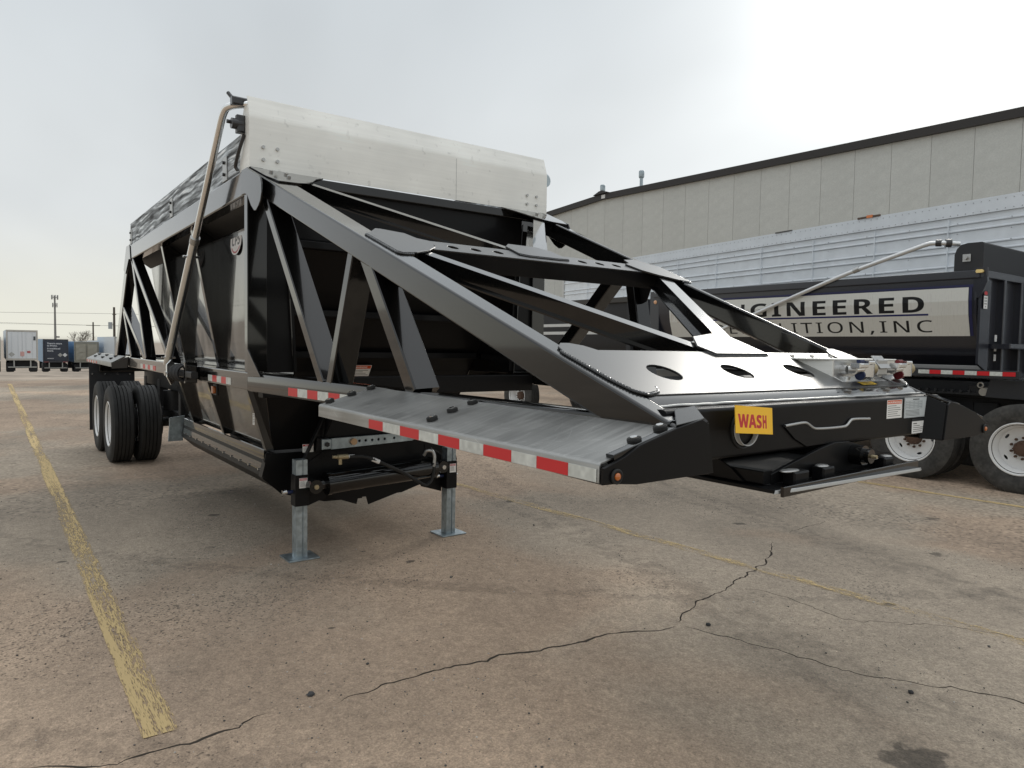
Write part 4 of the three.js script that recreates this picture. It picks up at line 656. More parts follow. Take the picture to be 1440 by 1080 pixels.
// yellow card hung over the lamp
{
  const t = canvasTex(360, 170, (c, w, h) => { c.fillStyle = '#ffc508'; c.fillRect(0, 0, w, h); c.fillStyle = '#c41218'; c.textBaseline = 'middle'; c.font = 'bold 100px sans-serif'; const adv = [...'WAS'].map((q) => c.measureText(q).width); let p = 26; [...'WASH'].forEach((q, k) => { c.save(); c.translate(p, h * 0.55); c.scale(k === 3 ? 0.68 : 1.06, 1.1); c.fillText(q, 0, 0); c.lineWidth = 5; c.strokeStyle = '#c41218'; c.strokeText(q, 0, 0); c.restore(); p += (adv[k] ?? 0) * 1.06 + 2; }); c.save(); c.restore(); });
  const W = thing('wash_card', 'yellow card with red letters WASH tucked over the round lamp on the nose', 'sign', [-0.535, 1.385, 3.247]);
  const g = new THREE.BoxGeometry(0.212, 0.088, 0.0016); W.rotation.set(-0.12, 0.05, rad(-4.5));
  mesh('card', g, std(0.75, 0.44, 0.02, 0.55), W); decal('lettering', t, [0, 0, 0.0012], [1, 0, 0], [0, 1, 0], 0.211, 0.0872, W);
}

// ───────── dark end dump trailer with lettering, on its tractor ─────────
const navy = phy(0.011, 0.013, 0.022, 0.38, 0, { clearcoat: 0.7, clearcoatRoughness: 0.18, roughnessMap: null });
const charcoal = std(0.022, 0.023, 0.026, 0.6);
{
  const D = thing('end_dump_trailer', 'dark navy half-round dump trailer lettered ENGINEERED DEMOLITION,INC behind the gooseneck', 'trailer');
  const prof = [[7.11, 2.56], [7.11, 2.27], [7.135, 2.10], [7.215, 1.84], [7.36, 1.60], [7.60, 1.42], [7.95, 1.32], [8.33, 1.30]];
  const full = [...prof, ...prof.slice(0, -1).reverse().map(([x, y]) => [16.66 - x, y])];
  const ring = (z) => full.map(([x, y]) => V3(x, y, z));
  const inner = full.map(([x, y]) => [8.33 + (x - 8.33) * 0.985, y + 0.012]).reverse();
  mesh('tub', loft([-4.1, 0.94].map((z) => [...full, ...inner].map(([x, y]) => V3(x, y, z))), true, 0.25), navy, D);
  mesh('front_wall', plate(ring(0.95).map((v) => [v.x, v.y, v.z]), 0.03), navy, D);
  mesh('tailgate', plate(ring(-4.12).map((v) => [v.x, v.y, v.z]), 0.03), navy, D);
  for (const x of [7.14, 9.52]) mesh('top_rail', prism(rrect(0.12, 0.1, 0.012), [x, 2.585, -4.2], [x, 2.585, 1.0]), navy, D);
  mesh('front_rail', prism(rrect(0.1, 0.09, 0.012), [7.1, 2.59, 0.99], [9.56, 2.59, 0.99]), navy, D);
  for (const [x, z, top] of [[7.13, 0.98, 2.66], [9.53, 0.98, 2.66]]) {
    mesh('corner_post', plate([[x, 2.66, z - 0.06], [x, 2.66, z + 0.07], [x, 2.50, z + 0.10], [x + 0.02, 2.3, z + 0.02], [x, 2.3, z - 0.06]], 0.06), navy, D);
  }
  mesh('front_gusset', plate([[7.12, 2.52, 1.0], [7.12, 1.5, 1.0], [7.35, 1.4, 1.02], [7.35, 2.52, 1.02]], 0.03), navy, D);
  for (let i = 0; i < 3; i++) mesh('front_stiffener', prism(rrect(0.1, 0.06, 0.01), [7.75 + i * 0.55, 2.55, 1.0], [7.75 + i * 0.55, 1.38, 1.0], [1, 0, 0]), navy, D);
  mesh('front_shelf', bx(2.0, 0.06, 0.3, 8.4, 1.72, 1.1, 0.01), navy, D);
  mesh('rear_post', bx(0.1, 1.0, 0.22, 7.15, 2.15, -4.2, 0.012), navy, D);
  mesh('marker_lamp', axisX(lathe([[0.035, 0], [0.03, 0.012], [0, 0.018]], 16)).rotateY(Math.PI).translate(7.095, 2.46, -4.17), std(0.8, 0.45, 0.25, 0.3), D);
  { const L = group('corner_lamp', D); mesh('lens', bx(0.07, 0.04, 0.08, 7.09, 2.615, 1.0, 0.015), std(0.95, 0.72, 0.3, 0.3), L); mesh('guard', bx(0.03, 0.12, 0.16, 7.12, 2.6, 1.0, 0.012), navy, L); }
  // tarp housing at the front
  { const Q = [[0.70, 2.60], [0.70, 2.84], [0.725, 2.91], [0.77, 2.955], [0.84, 2.97], [1.0, 2.97], [1.02, 2.95], [1.02, 2.62]]; mesh('tarp_housing', loft([7.115, 9.55].map((x) => Q.map(([z, y]) => V3(x, y, z))), true, 0.5), charcoal, D);
    mesh('housing_bearing', merge([bx(0.012, 0.09, 0.09, 7.107, 2.79, 0.84, 0.004), rod([7.10, 2.79, 0.84], [7.06, 2.79, 0.84], 0.022, 12)]), steelDull, D); }
  { const A = group('tarp_arm', D); mesh('arm_pipe', tube([[7.06, 1.60, -3.64], [7.06, 2.21, -2.03], [7.06, 2.68, -0.70], [7.06, 2.955, 0.25], [7.062, 3.0, 0.42], [7.07, 3.0, 0.50], [7.10, 2.99, 0.62], [7.2, 2.98, 0.72]], 0.028, 120, 14), std(0.72, 0.73, 0.73, 0.4, 0.6), A);
    mesh('arm_coupling', merge([rod([7.065, 3.0, 0.50], [7.08, 2.996, 0.56], 0.042, 14), rod([7.09, 2.992, 0.60], [7.13, 2.99, 0.65], 0.05, 14)]), darkSteel, A); mesh('arm_clamp', rod([7.06, 2.73, -0.54], [7.06, 2.757, -0.46], 0.036, 12), steelDull, A); }
  // white lettered panel following the side of the tub
  const t = canvasTex(2048, 280, (c, w, h) => {
    c.fillStyle = '#dcdcd6'; c.fillRect(0, 0, w, h);
    for (let i = 0; i < 2600; i++) { c.fillStyle = 'rgba(' + (rnd() < 0.5 ? '110,105,95,' : '240,240,236,') + (0.03 + rnd() * 0.05) + ')'; c.fillRect(rnd() * w, rnd() * h, 1 + rnd() * 2, 8 + rnd() * 50); }
    for (let i = 0; i < 90; i++) { c.fillStyle = 'rgba(120,80,45,' + (0.03 + rnd() * 0.1) + ')'; c.fillRect(rnd() * 260, rnd() * 120, 2 + rnd() * 8, 10 + rnd() * 60); }
    const X = (z) => (z + 3.85) / 4.73 * w;
    c.fillStyle = '#17181a'; c.textBaseline = 'alphabetic';
    const word = (s, font, z0, z1, base, sy, ls) => { c.save(); c.font = font; let tot = 0; for (const ch of s) tot += c.measureText(ch).width + ls; const k = (X(z1) - X(z0)) / (tot - ls); c.translate(X(z0), base); c.scale(k, sy); let p = 0; for (const ch of s) { c.fillText(ch, p, 0); p += c.measureText(ch).width + ls; } c.restore(); };
    word('ENGINEERED', 'bold 110px sans-serif', -2.95, 0.40, 134, 1.2, 8);
    c.fillStyle = '#22255c'; c.fillRect(X(-2.95), 143, X(0.42) - X(-2.95), 11); c.fillStyle = '#17181a';
    word('DEMOLITION,INC', '92px sans-serif', -2.95, 0.47, 256, 1.12, 10);
  });
  const ys = [[7.11, 2.432], [7.11, 2.27], [7.135, 2.10], [7.215, 1.842]], arc = [0]; for (let i = 1; i < 4; i++) arc.push(arc[i - 1] + Math.hypot(ys[i][0] - ys[i - 1][0], ys[i][1] - ys[i - 1][1]));
  const mk = (z0, z1, off, pts) => { const P = [], U = [], TT = []; pts.forEach(([x, y], i) => { for (const z of [z0, z1]) { P.push(x - off, y, z); U.push((z + 3.85) / 4.73, 1 - arc[i] / arc[3]); } if (i) { const b = (i - 1) * 2; TT.push(b, b + 2, b + 1, b + 1, b + 2, b + 3); } }); const g = new THREE.BufferGeometry(); g.setAttribute('position', new THREE.Float32BufferAttribute(P, 3)); g.setAttribute('uv', new THREE.Float32BufferAttribute(U, 2)); g.setIndex(TT); const q = g.toNonIndexed(); q.computeVertexNormals(); return keep(q); };
  mesh('lettered_panel', mk(-3.85, 0.88, 0.005, ys), new THREE.MeshStandardMaterial({ map: t, roughness: 0.42, metalness: 0.25 }), D, 'white panel with black and blue company lettering');
  const blue = std(0.012, 0.014, 0.07, 0.4);
  mesh('panel_border', bx(0.004, 0.03, 4.78, 7.106, 2.45, -1.46, 0.001), blue, D); { const g = mk(0.885, 0.92, 0.006, ys); mesh('panel_border', g, blue, D); }
  decal('danger_label', canvasTex(64, 128, (c, w, h) => { c.fillStyle = '#e8e8e6'; c.fillRect(0, 0, w, h); c.fillStyle = '#24201f'; c.fillRect(0, 0, w, 38); c.fillStyle = '#c3262c'; c.beginPath(); c.ellipse(w / 2, 19, 28, 14, 0, 0, 7); c.fill(); c.fillStyle = '#333'; c.font = 'bold 15px sans-serif'; c.textAlign = 'center'; ['STAND', 'CLEAR', 'WHEN', 'UP'].forEach((s, i) => c.fillText(s, w / 2, 58 + i * 20)); }), [7.20, 2.28, 1.036], [1, 0, 0.05], [0, 1, 0], 0.10, 0.22, D);
  for (const [y, i] of [[1.72, 0], [1.6, 1], [1.48, 2]]) decal('small_label', smallLabel(48, 64, '#dddddd', 4, '', i), [7.5, y + 0.1, 1.055], [1, 0, 0], [0, 1, 0], 0.07, 0.08, D);
  for (let i = 0; i < 8; i++) mesh('tape_segment', plate([[7.245, 1.415, 0.34 + i * 0.135], [7.245, 1.415, 0.473 + i * 0.135], [7.245, 1.365, 0.473 + i * 0.135], [7.245, 1.365, 0.34 + i * 0.135]].map(([x, y, z]) => [x - 0.14, y, z]), 0.002, [], 0.0004), i % 2 ? redTape : whiteTape, D);
  mesh('side_frame', prism(rrect(0.06, 0.1, 0.008), [7.14, 1.38, -4.0], [7.14, 1.38, 1.45]), charcoal, D);
  for (const x of [7.85, 8.81]) mesh('frame_rail', prism(rrect(0.1, 0.22, 0.01), [x, 1.16, -4.1], [x, 1.16, 1.3]), charcoal, D);
  mesh('support_bar', prism(rrect(0.05, 0.05, 0.006), [7.25, 1.455, -0.6], [7.25, 1.455, 1.0]), std(0.3, 0.3, 0.3, 0.5, 0.5), D);
  for (const z of [-3.6, -2.4]) for (const s of [-1, 1]) { wheel(D, 8.33 + s * 1.08, 0.52, z, 0.52, 0.28, s, { old: true, hub: true, hubMat: rustHub }); wheel(D, 8.33 + s * 0.76, 0.52, z, 0.52, 0.28, -s, { old: true }); }

  const R = thing('semi_tractor', 'rear frame and white steel drive wheels of the tractor under the dark lettered dump trailer', 'truck');
  for (const x of [7.9, 8.76]) mesh('frame_rail', prism(rrect(0.08, 0.24, 0.008), [x, 0.98, -0.75], [x, 0.98, 4.2]), charcoal, R);
  mesh('deck_plate', bx(1.6, 0.03, 2.2, 8.3, 1.12, 0.6, 0.004), charcoal, R);
  for (let i = 0; i < 22; i++) mesh('track_bolt', bx(0.05, 0.035, 0.03, 7.48, 1.15, -0.4 + i * 0.1, 0.006), charcoal, R);
  mesh('fifth_wheel', merge([bx(1.0, 0.08, 0.9, 8.33, 1.21, 0.85, 0.02), bx(1.3, 0.12, 0.3, 8.2, 1.16, 0.9, 0.02)]), darkSteel, R);
  mesh('slide_latch', merge([rod([7.3, 1.16, 1.02], [7.5, 1.16, 1.02], 0.05, 14), new THREE.TorusGeometry(0.03, 0.01, 6, 14).rotateY(Math.PI / 2).translate(7.32, 1.24, 0.98)]), std(0.4, 0.38, 0.34, 0.5, 0.6), R);
  mesh('hitch_bracket', plate([[7.3, 1.32, 1.1], [7.3, 1.10, 1.05], [7.3, 1.08, 1.9], [7.3, 1.3, 1.75]], 0.05), charcoal, R);
  for (const z of [0.26, 1.48]) {
    for (const s of [-1, 1]) { wheel(R, 8.33 + s * 1.08, 0.52, z, 0.525, 0.285, s, { old: true, hub: true, hubMat: rustHub, nutMat: rustHub, rim: 0.30 }); wheel(R, 8.33 + s * 0.755, 0.52, z, 0.525, 0.285, -s, { old: true, rim: 0.30 }); }
    mesh('axle', merge([rod([7.4, 0.52, z], [9.26, 0.52, z], 0.09, 14), new THREE.SphereGeometry(0.24, 18, 12).translate(8.33, 0.55, z)]), charcoal, R);
  }
  for (const s of [-1, 1]) mesh('suspension', merge([bx(0.12, 0.14, 2.0, 8.33 + s * 0.45, 0.75, 0.87, 0.02), rod([8.33 + s * 0.45, 0.7, -0.2], [8.33 + s * 0.45, 1.0, -0.2], 0.14, 16), bx(0.16, 0.4, 0.3, 8.33 + s * 0.45, 0.8, 0.87, 0.02)]), charcoal, R);

  // second dark dump body further back
  const E = thing('end_dump_trailer', 'dark dump trailer with two white stripes, seen through the gooseneck truss', 'trailer');
  const body = [[7.11, 2.56], [7.11, 1.75], [7.25, 1.45], [7.5, 1.25], [9.16, 1.25], [9.41, 1.45], [9.55, 1.75], [9.55, 2.56], [9.49, 2.56], [7.17, 2.56]];
  mesh('tub', loft([-4.75, -8.9].map((z) => body.map(([x, y]) => V3(x, y, z)))), charcoal, E);
  for (const x of [7.13, 9.53]) mesh('top_rail', prism(rrect(0.14, 0.1, 0.01), [x, 2.54, -4.7], [x, 2.54, -8.95]), std(0.05, 0.045, 0.04, 0.6), E);
  for (const y of [2.09, 1.93]) mesh('stripe', bx(0.004, 0.06, 4.1, 7.106, y, -6.85, 0.001), std(0.62, 0.62, 0.60, 0.5), E);
  for (const z of [-4.8, -9.1]) mesh('corner_post', bx(0.12, 1.5, 0.12, 7.13, 1.85, z, 0.01), charcoal, E);
  mesh('rear_panel', bx(2.4, 1.3, 0.06, 8.33, 1.9, -9.05, 0.01), charcoal, E);
  mesh('under_box', bx(1.8, 0.24, 0.5, 8.2, 1.12, -8.8, 0.02), blackFlat, E);
  mesh('tail_lamp', axisX(lathe([[0.03, 0], [0.025, 0.012], [0, 0.016]], 12)).rotateY(Math.PI).translate(7.06, 1.95, -9.1), std(0.75, 0.04, 0.05, 0.3), E);
  mesh('hose_reel', merge([new THREE.TorusGeometry(0.16, 0.02, 8, 24).rotateY(Math.PI / 2).translate(7.06, 2.38, -7.7), bx(0.08, 0.2, 0.14, 7.08, 2.36, -7.95, 0.02)]), std(0.3, 0.28, 0.24, 0.6), E);
  mesh('tarp_motor', merge([bx(0.16, 0.08, 0.4, 7.13, 2.63, -8.2, 0.02), bx(0.1, 0.05, 0.2, 7.12, 2.69, -8.15, 0.015)]), std(0.14, 0.12, 0.1, 0.7), E);
  for (const z of [-5.6, -8.4]) for (const s of [-1, 1]) wheel(E, 8.33 + s * 1.0, 0.52, z, 0.52, 0.3, s, { old: true, hub: true, hubMat: rustHub });
  mesh('frame_rail', merge([bx(0.1, 0.2, 4.2, 7.95, 0.95, -6.9, 0.01), bx(0.1, 0.2, 4.2, 8.71, 0.95, -6.9, 0.01)]), charcoal, E);
}

// ───────── white refrigerated trailer ─────────
{
  const R = thing('box_trailer', 'long white box trailer with ribbed sides standing in front of the warehouse', 'trailer', [8.99, 0, 1.5]); R.rotation.y = rad(-8.4);
  const wT = (() => { const f = per((x, y) => fbm(x * 5, y * 5, 5)), g = per((x, y) => fbm(x * 60, y * 2, 3)); return tex(512, 512, (u, v) => { const k = 0.93 + (f(u, v, 1) - 0.5) * 0.10; return [k * 0.985, k, k * 1.015]; }, true); })();
  const wm = phy(0.93, 0.95, 0.97, 0.42, 0.05, { map: wT, clearcoat: 0.3, clearcoatRoughness: 0.25 });
  const L0 = 3.2, L1 = -12.75; // local z range; side facing us at local x = 0
  mesh('body', bx(2.4, 2.75, L0 - L1, 1.212, 2.46, (L0 + L1) / 2, 0.02), wm, R);
  mesh('upper_rail', bx(0.03, 0.2, L0 - L1 + 0.02, -0.004, 3.77, (L0 + L1) / 2, 0.004), wm, R);
  mesh('roof', bx(2.46, 0.03, L0 - L1 + 0.03, 1.21, 3.872, (L0 + L1) / 2, 0.006), wm, R);
  mesh('rear_frame', bx(2.46, 2.85, 0.08, 1.21, 2.45, L1 - 0.03, 0.01), std(0.6, 0.6, 0.58, 0.5), R);
  for (let y = 3.56, i = 0; y > 1.2; y -= 0.31, i++) for (const d of [0, -0.10]) mesh('side_rib', prism([[-0.006, -0.018], [0.008, -0.008], [0.008, 0.008], [-0.006, 0.018]], [-0.0, y + d, L1], [-0.001, y + d, L0], [0, 1, 0]), wm, R);
  const rv = []; for (let z = L1 + 0.6; z < L0; z += 0.75) { for (let k = 0; k < 16; k++) rv.push(new THREE.SphereGeometry(0.009, 5, 4).translate(-0.014, 3.62 - k * 0.155 - 0.05, z)); }
  for (let z = L1 + 0.1; z < L0; z += 0.11) rv.push(new THREE.SphereGeometry(0.009, 5, 4).translate(-0.02, 3.70, z), new THREE.SphereGeometry(0.009, 5, 4).translate(-0.02, 3.84, z));
  const rvm = mesh('rivets', merge(rv), std(0.5, 0.52, 0.54, 0.5, 0.4), R); rvm.userData.kind = 'stuff';
  for (let z = L1 + 1.2; z < L0; z += 1.22) mesh('panel_seam', bx(0.006, 2.5, 0.02, -0.014, 2.4, z, 0.001), wm, R);
  mesh('bottom_rail', bx(0.05, 0.18, L0 - L1, 0.0, 1.06, (L0 + L1) / 2, 0.01), std(0.55, 0.56, 0.56, 0.45, 0.5), R);
  { const l = mesh('roof_marker', bx(0.02, 0.045, 0.12, -0.03, 3.9, -3.1, 0.006), std(0.8, 0.25, 0.08, 0.4), R); }
  mesh('roof_marker_base', bx(0.03, 0.03, 0.42, -0.022, 3.895, -3.12, 0.006), std(0.12, 0.08, 0.06, 0.7), R); mesh('roof_marker_base', bx(0.03, 0.02, 0.4, -0.02, 3.89, -4.9, 0.006), std(0.1, 0.1, 0.1, 0.7), R);
  for (const z of [-10.5, -11.7]) for (const s of [0, 1]) wheel(R, s ? 2.25 : 0.18, 0.5, z, 0.5, 0.3, s ? 1 : -1, { old: true, hub: true });
  mesh('landing_gear', merge([bx(0.14, 1.0, 0.14, 0.4, 0.5, 0.6, 0.01), bx(0.14, 1.0, 0.14, 2.0, 0.5, 0.6, 0.01)]), charcoal, R);
  mesh('under_frame', bx(1.2, 0.25, L0 - L1 - 2, 1.2, 0.86, (L0 + L1) / 2, 0.02), charcoal, R);
}

// ───────── warehouse ─────────
{
  const B = thing('warehouse', 'large grey panelled metal warehouse with dark brown roof trim', 'building', [20, 0, -12]);
  const pT = (() => { const f = per((x, y) => fbm(x * 40, y * 40, 3)), g = per((x, y) => fbm(x * 3, y * 6, 4)); return tex(512, 512, (u, v) => { const k = 0.77 + (f(u, v, 1) - 0.5) * 0.07 + (g(u, v, 1) - 0.5) * 0.05; return [k * 0.995, k * 1.0, k * 0.975]; }, true); })();
  const pm = [1, 0.985, 1.012].map((k) => std(k, k, k, 0.7, 0, { map: pT, bumpMap: pT, bumpScale: 0.004 }));
  const zr = -19.2 + 12, roofY = (z) => (z > zr ? 8.32 - 0.0205 * (z - zr) : 8.32 - 0.062 * (zr - z) * 1.0);
  const W = 1.151, first = 9.0 + 12; // panels run towards -z
  for (let i = 0; i < 40; i++) { const za = -3.01 + 12 + 12 * W - i * W, zb = za - W + 0.007; if (zb < -40) break; const Q = [[0, 1.0, za], [0, roofY(za) + 0.1, za], [0, roofY(zb) + 0.1, zb], [0, 1.0, zb]]; if (za > zr && zb < zr) Q.splice(2, 0, [0, roofY(zr) + 0.1, zr]); mesh('wall_panel', plate(Q, 0.05, [], 0.006), pm[i % 3], B); }
  const zA = 23, zB = -32;
  mesh('wall', merge([plate([[0.15, -0.2, zA], [0.15, roofY(zA), zA], [0.15, roofY(zr), zr], [0.15, roofY(zB), zB], [0.15, -0.2, zB]], 0.2), bx(30, 8, 0.2, 15.2, 4, zB, 0.01), bx(30, 8, 0.2, 15.2, 4, zA, 0.01)]), std(0.2, 0.2, 0.19, 0.8), B);
  const trim = std(0.022, 0.018, 0.016, 0.5);
  const edge = (z) => roofY(z) + 0.15;
  const fas = (za, zb) => mesh('roof_trim', loft([za, zb].map((z) => [[-0.16, -0.13], [-0.16, 0.12], [-0.12, 0.135], [0.35, 0.15], [0.35, 0.02], [-0.02, 0.0], [-0.04, -0.13]].map(([x, y]) => V3(x, edge(z) + y, z)))), trim, B);
  fas(zA, zr + 0.0); fas(zr, zB);
  mesh('roof', merge([plate([[0, roofY(zA) + 0.2, zA], [30, roofY(zA) + 0.2, zA], [30, roofY(zr) + 0.2, zr], [0, roofY(zr) + 0.2, zr]], 0.1), plate([[0, roofY(zr) + 0.2, zr], [30, roofY(zr) + 0.2, zr], [30, roofY(zB) + 0.2, zB], [0, roofY(zB) + 0.2, zB]], 0.1)]), std(0.35, 0.35, 0.34, 0.6), B);
  mesh('ridge_cap', plate([[-0.1, edge(zr) + 0.12, zr + 0.45], [-0.1, edge(zr) + 0.24, zr + 0.1], [-0.1, edge(zr) + 0.24, zr - 0.1], [-0.1, edge(zr) + 0.1, zr - 0.5]], 0.3), trim, B);
  mesh('ridge_plate', bx(0.01, 0.16, 0.24, -0.17, edge(zr) - 0.02, zr + 0.1, 0.003), std(0.7, 0.7, 0.68, 0.5), B);
  for (const [z, y, x] of [[-20.6 + 12, 9.3, 1.2], [-18.1 + 12, 9.5, 1.2]]) { const V = group('roof_vent', B); mesh('pipe', rod([x, 8.3, z], [x, y - 0.15, z], 0.075, 14), galv, V); mesh('cap', lathe([[0, 0.32], [0.11, 0.32], [0.125, 0.28], [0.125, 0.06], [0.1, 0], [0, 0]], 20).translate(x, y - 0.2, z), galv, V); }
  // split-face block base, course by course
  const blocks = []; for (let c = 0; c < 5; c++) for (let i = 0; i < 60; i++) blocks.push(bx(0.1, 0.185, 0.385, -0.05 - 0.012 * HT[(i * 7 + c * 131) & 65535], 0.1 + c * 0.2, -30 + i * 0.4 + (c % 2) * 0.2, 0.006));
  const bb = mesh('block_base', merge(blocks), std(0.115, 0.088, 0.066, 0.9), B); bb.userData.kind = 'stuff';
  mesh('door', bx(0.08, 2.4, 1.3, -0.04, 1.2, -14.9, 0.01), std(0.05, 0.055, 0.065, 0.5), B);
}

// ───────── parked box trailers across the lot ─────────
const boxT = (c) => std(c[0], c[1], c[2], 0.5, 0.05);
function farTrailer(x0, x1, yTop, z, len, c, side, label, extra) {
  const w = x1 - x0, y0 = lotY(z), o = thing('parked_box_trailer', label, 'trailer', [(x0 + x1) / 2, y0, z], 'box trailers parked across the lot'), h = yTop - y0, fl = 1.12;
  const m = boxT(c), fr = std(0.42, 0.42, 0.4, 0.5, 0.3), dk = std(0.02, 0.02, 0.022, 0.7);
  mesh('body', bx(w - 0.04, h - fl, len, 0, fl + (h - fl) / 2, -len / 2 - 0.06, 0.02), side, o);
  mesh('rear_frame', merge([bx(0.12, h - fl, 0.1, -w / 2 + 0.06, fl + (h - fl) / 2, -0.03, 0.01), bx(0.12, h - fl, 0.1, w / 2 - 0.06, fl + (h - fl) / 2, -0.03, 0.01), bx(w - 0.24, 0.16, 0.1, 0, h - 0.08, -0.03, 0.01), bx(w - 0.24, 0.18, 0.1, 0, fl + 0.09, -0.03, 0.01)]), extra?.frame ?? fr, o);
  for (const s of [-1, 1]) { const d = mesh('door', bx(w / 2 - 0.135, h - fl - 0.36, 0.05, s * (w / 4 - 0.06), fl + (h - fl) / 2, -0.02, 0.012), m, o); for (const q of [0.28, 0.72]) mesh('lock_rod', rod([s * (w / 2 - 0.13) * q, fl + 0.2, 0.02], [s * (w / 2 - 0.13) * q, h - 0.2, 0.02], 0.016, 6), extra?.rods ?? fr, d); }
  mesh('bumper', merge([bx(w * 0.9, 0.1, 0.1, 0, 0.5, -0.05, 0.01), bx(0.1, 0.6, 0.1, -w * 0.26, 0.82, -0.06, 0.01), bx(0.1, 0.6, 0.1, w * 0.26, 0.82, -0.06, 0.01)]), fr, o);
  for (const zz of [-1.6, -2.9]) for (const s of [-1, 1]) mesh('wheel', axisX(lathe([[0.25, -0.28], [0.45, -0.3], [0.5, -0.24], [0.5, 0.24], [0.45, 0.3], [0.25, 0.28], [0.2, 0.1], [0, 0.1]], 20)).translate(s * (w / 2 - 0.32), 0.5, zz), dk, o);
  mesh('under_frame', bx(w * 0.6, 0.4, len * 0.9, 0, 0.9, -len / 2, 0.02), dk, o);
  for (const s of [-1, 1]) mesh('mud_flap', bx(0.66, 0.75, 0.02, s * (w / 2 - 0.36), 0.52, -0.35, 0.004), dk, o);
  mesh('axle_beam', bx(w * 0.5, 0.3, 0.3, 0, 0.62, -1.6, 0.02), dk, o); mesh('bogie', bx(w * 0.8, 0.72, 3.4, 0, 0.74, -2.3, 0.02), dk, o); mesh('landing_gear', bx(w * 0.85, 0.95, 0.3, 0, 0.6, -11, 0.02), dk, o);
  extra?.add?.(o, w, h, fl); return o;
}
const diamond = (o, x, y, m) => mesh('placard', plate([[x - 0.24, y, 0.012], [x, y - 0.24, 0.012], [x + 0.24, y, 0.012], [x, y + 0.24, 0.012]], 0.012, [], 0.002), m, o);
const greyP = std(0.4, 0.4, 0.38, 0.6), whiteP = std(0.75, 0.75, 0.74, 0.5);
const sideW = boxT([0.66, 0.70, 0.73]), sideB = boxT([0.22, 0.36, 0.52]), sideG = boxT([0.34, 0.42, 0.48]);
farTrailer(-1.222, 1.204, 2.52, -75, 15, [0.70, 0.73, 0.76], sideW, 'white box trailer with closed rear doors and a grey diamond placard, tallest of the row', { frame: std(0.5, 0.48, 0.44, 0.6), rods: sideW, add: (o, w, h, fl) => { diamond(o, -0.8, fl + 0.55, greyP); mesh('placard', bx(0.3, 0.42, 0.02, 0.0, fl + 0.6, 0.02, 0.004), std(0.62, 0.36, 0.34, 0.6), o); mesh('placard', bx(0.26, 0.2, 0.02, 0.5, fl + 0.78, 0.02, 0.004), std(0.45, 0.12, 0.12, 0.6), o); mesh('vent_door', bx(0.16, 0.36, 0.03, 0.95, h - 0.75, 0.02, 0.006), std(0.06, 0.07, 0.08, 0.6), o); } });
farTrailer(2.403, 4.846, 1.75, -91, 15, [0.034, 0.037, 0.05], sideB, 'dark slate box trailer with white slogan lettering on its rear doors', { frame: std(0.06, 0.06, 0.07, 0.6), rods: std(0.05, 0.055, 0.065, 0.5), add: (o, w, h, fl) => {
  decal('slogan', canvasTex(512, 512, (c, W, H) => { c.fillStyle = '#343a46'; c.fillRect(0, 0, W, H); c.fillStyle = '#e9ebee'; c.font = 'bold 54px sans-serif'; ["There's more", 'to Prime.'].forEach((s, i) => c.fillText(s, 60, 90 + i * 58)); ['A truckload', 'more.'].forEach((s, i) => c.fillText(s, 60, 222 + i * 58)); c.font = 'bold 40px sans-serif'; c.fillText('amazon', 60, 470); }), [0, fl + (h - fl) / 2 + 0.02, 0.042], [1, 0, 0], [0, 1, 0], w - 0.3, h - fl - 0.4, o);
  for (const [x, m] of [[0.42, greyP], [0.88, whiteP]]) { const d = diamond(o, x, fl + 0.85, m); d.position.z = 0.04; }
  mesh('reflector', merge([bx(0.5, 0.05, 0.02, -0.9, fl + 0.06, 0.04, 0.004), bx(0.5, 0.05, 0.02, 0.9, fl + 0.06, 0.04, 0.004)]), std(0.45, 0.1, 0.1, 0.6), o); } });
farTrailer(5.397, 7.88, 1.52, -91, 15, [0.34, 0.32, 0.26], sideB, 'tan box trailer with faded dented rear doors', { frame: std(0.28, 0.27, 0.23, 0.7), rods: std(0.33, 0.31, 0.26, 0.7), add: (o, w, h, fl) => { for (const s of [-1, 1]) for (const q of [0.32, 0.68]) { const g = new THREE.PlaneGeometry(w / 2 - 0.25, 0.9, 10, 8), p = g.attributes.position; for (let i = 0; i < p.count; i++) p.setZ(i, 0.05 + 0.06 * vn(p.getX(i) * 3 + s * 5 + q * 9, p.getY(i) * 3 + 2)); g.computeVertexNormals(); g.translate(s * (w / 4 - 0.03), fl + (h - fl) * q, 0); mesh('door_dent', g, boxT([0.36, 0.34, 0.28]), o); } } });
farTrailer(9.0, 11.4, 1.69, -100, 15, [0.62, 0.68, 0.72], sideW, 'pale white box trailer just right of the tan one', {});
farTrailer(8.35, 10.8, 2.12, -82, 15, [0.66, 0.70, 0.74], sideW, 'white box trailer partly hidden by the rear chord of the black trailer', {});
farTrailer(-4.1, -1.62, 1.85, -74, 15, [0.55, 0.62, 0.68], sideG, 'pale blue-white box trailer cut by the left edge', {});

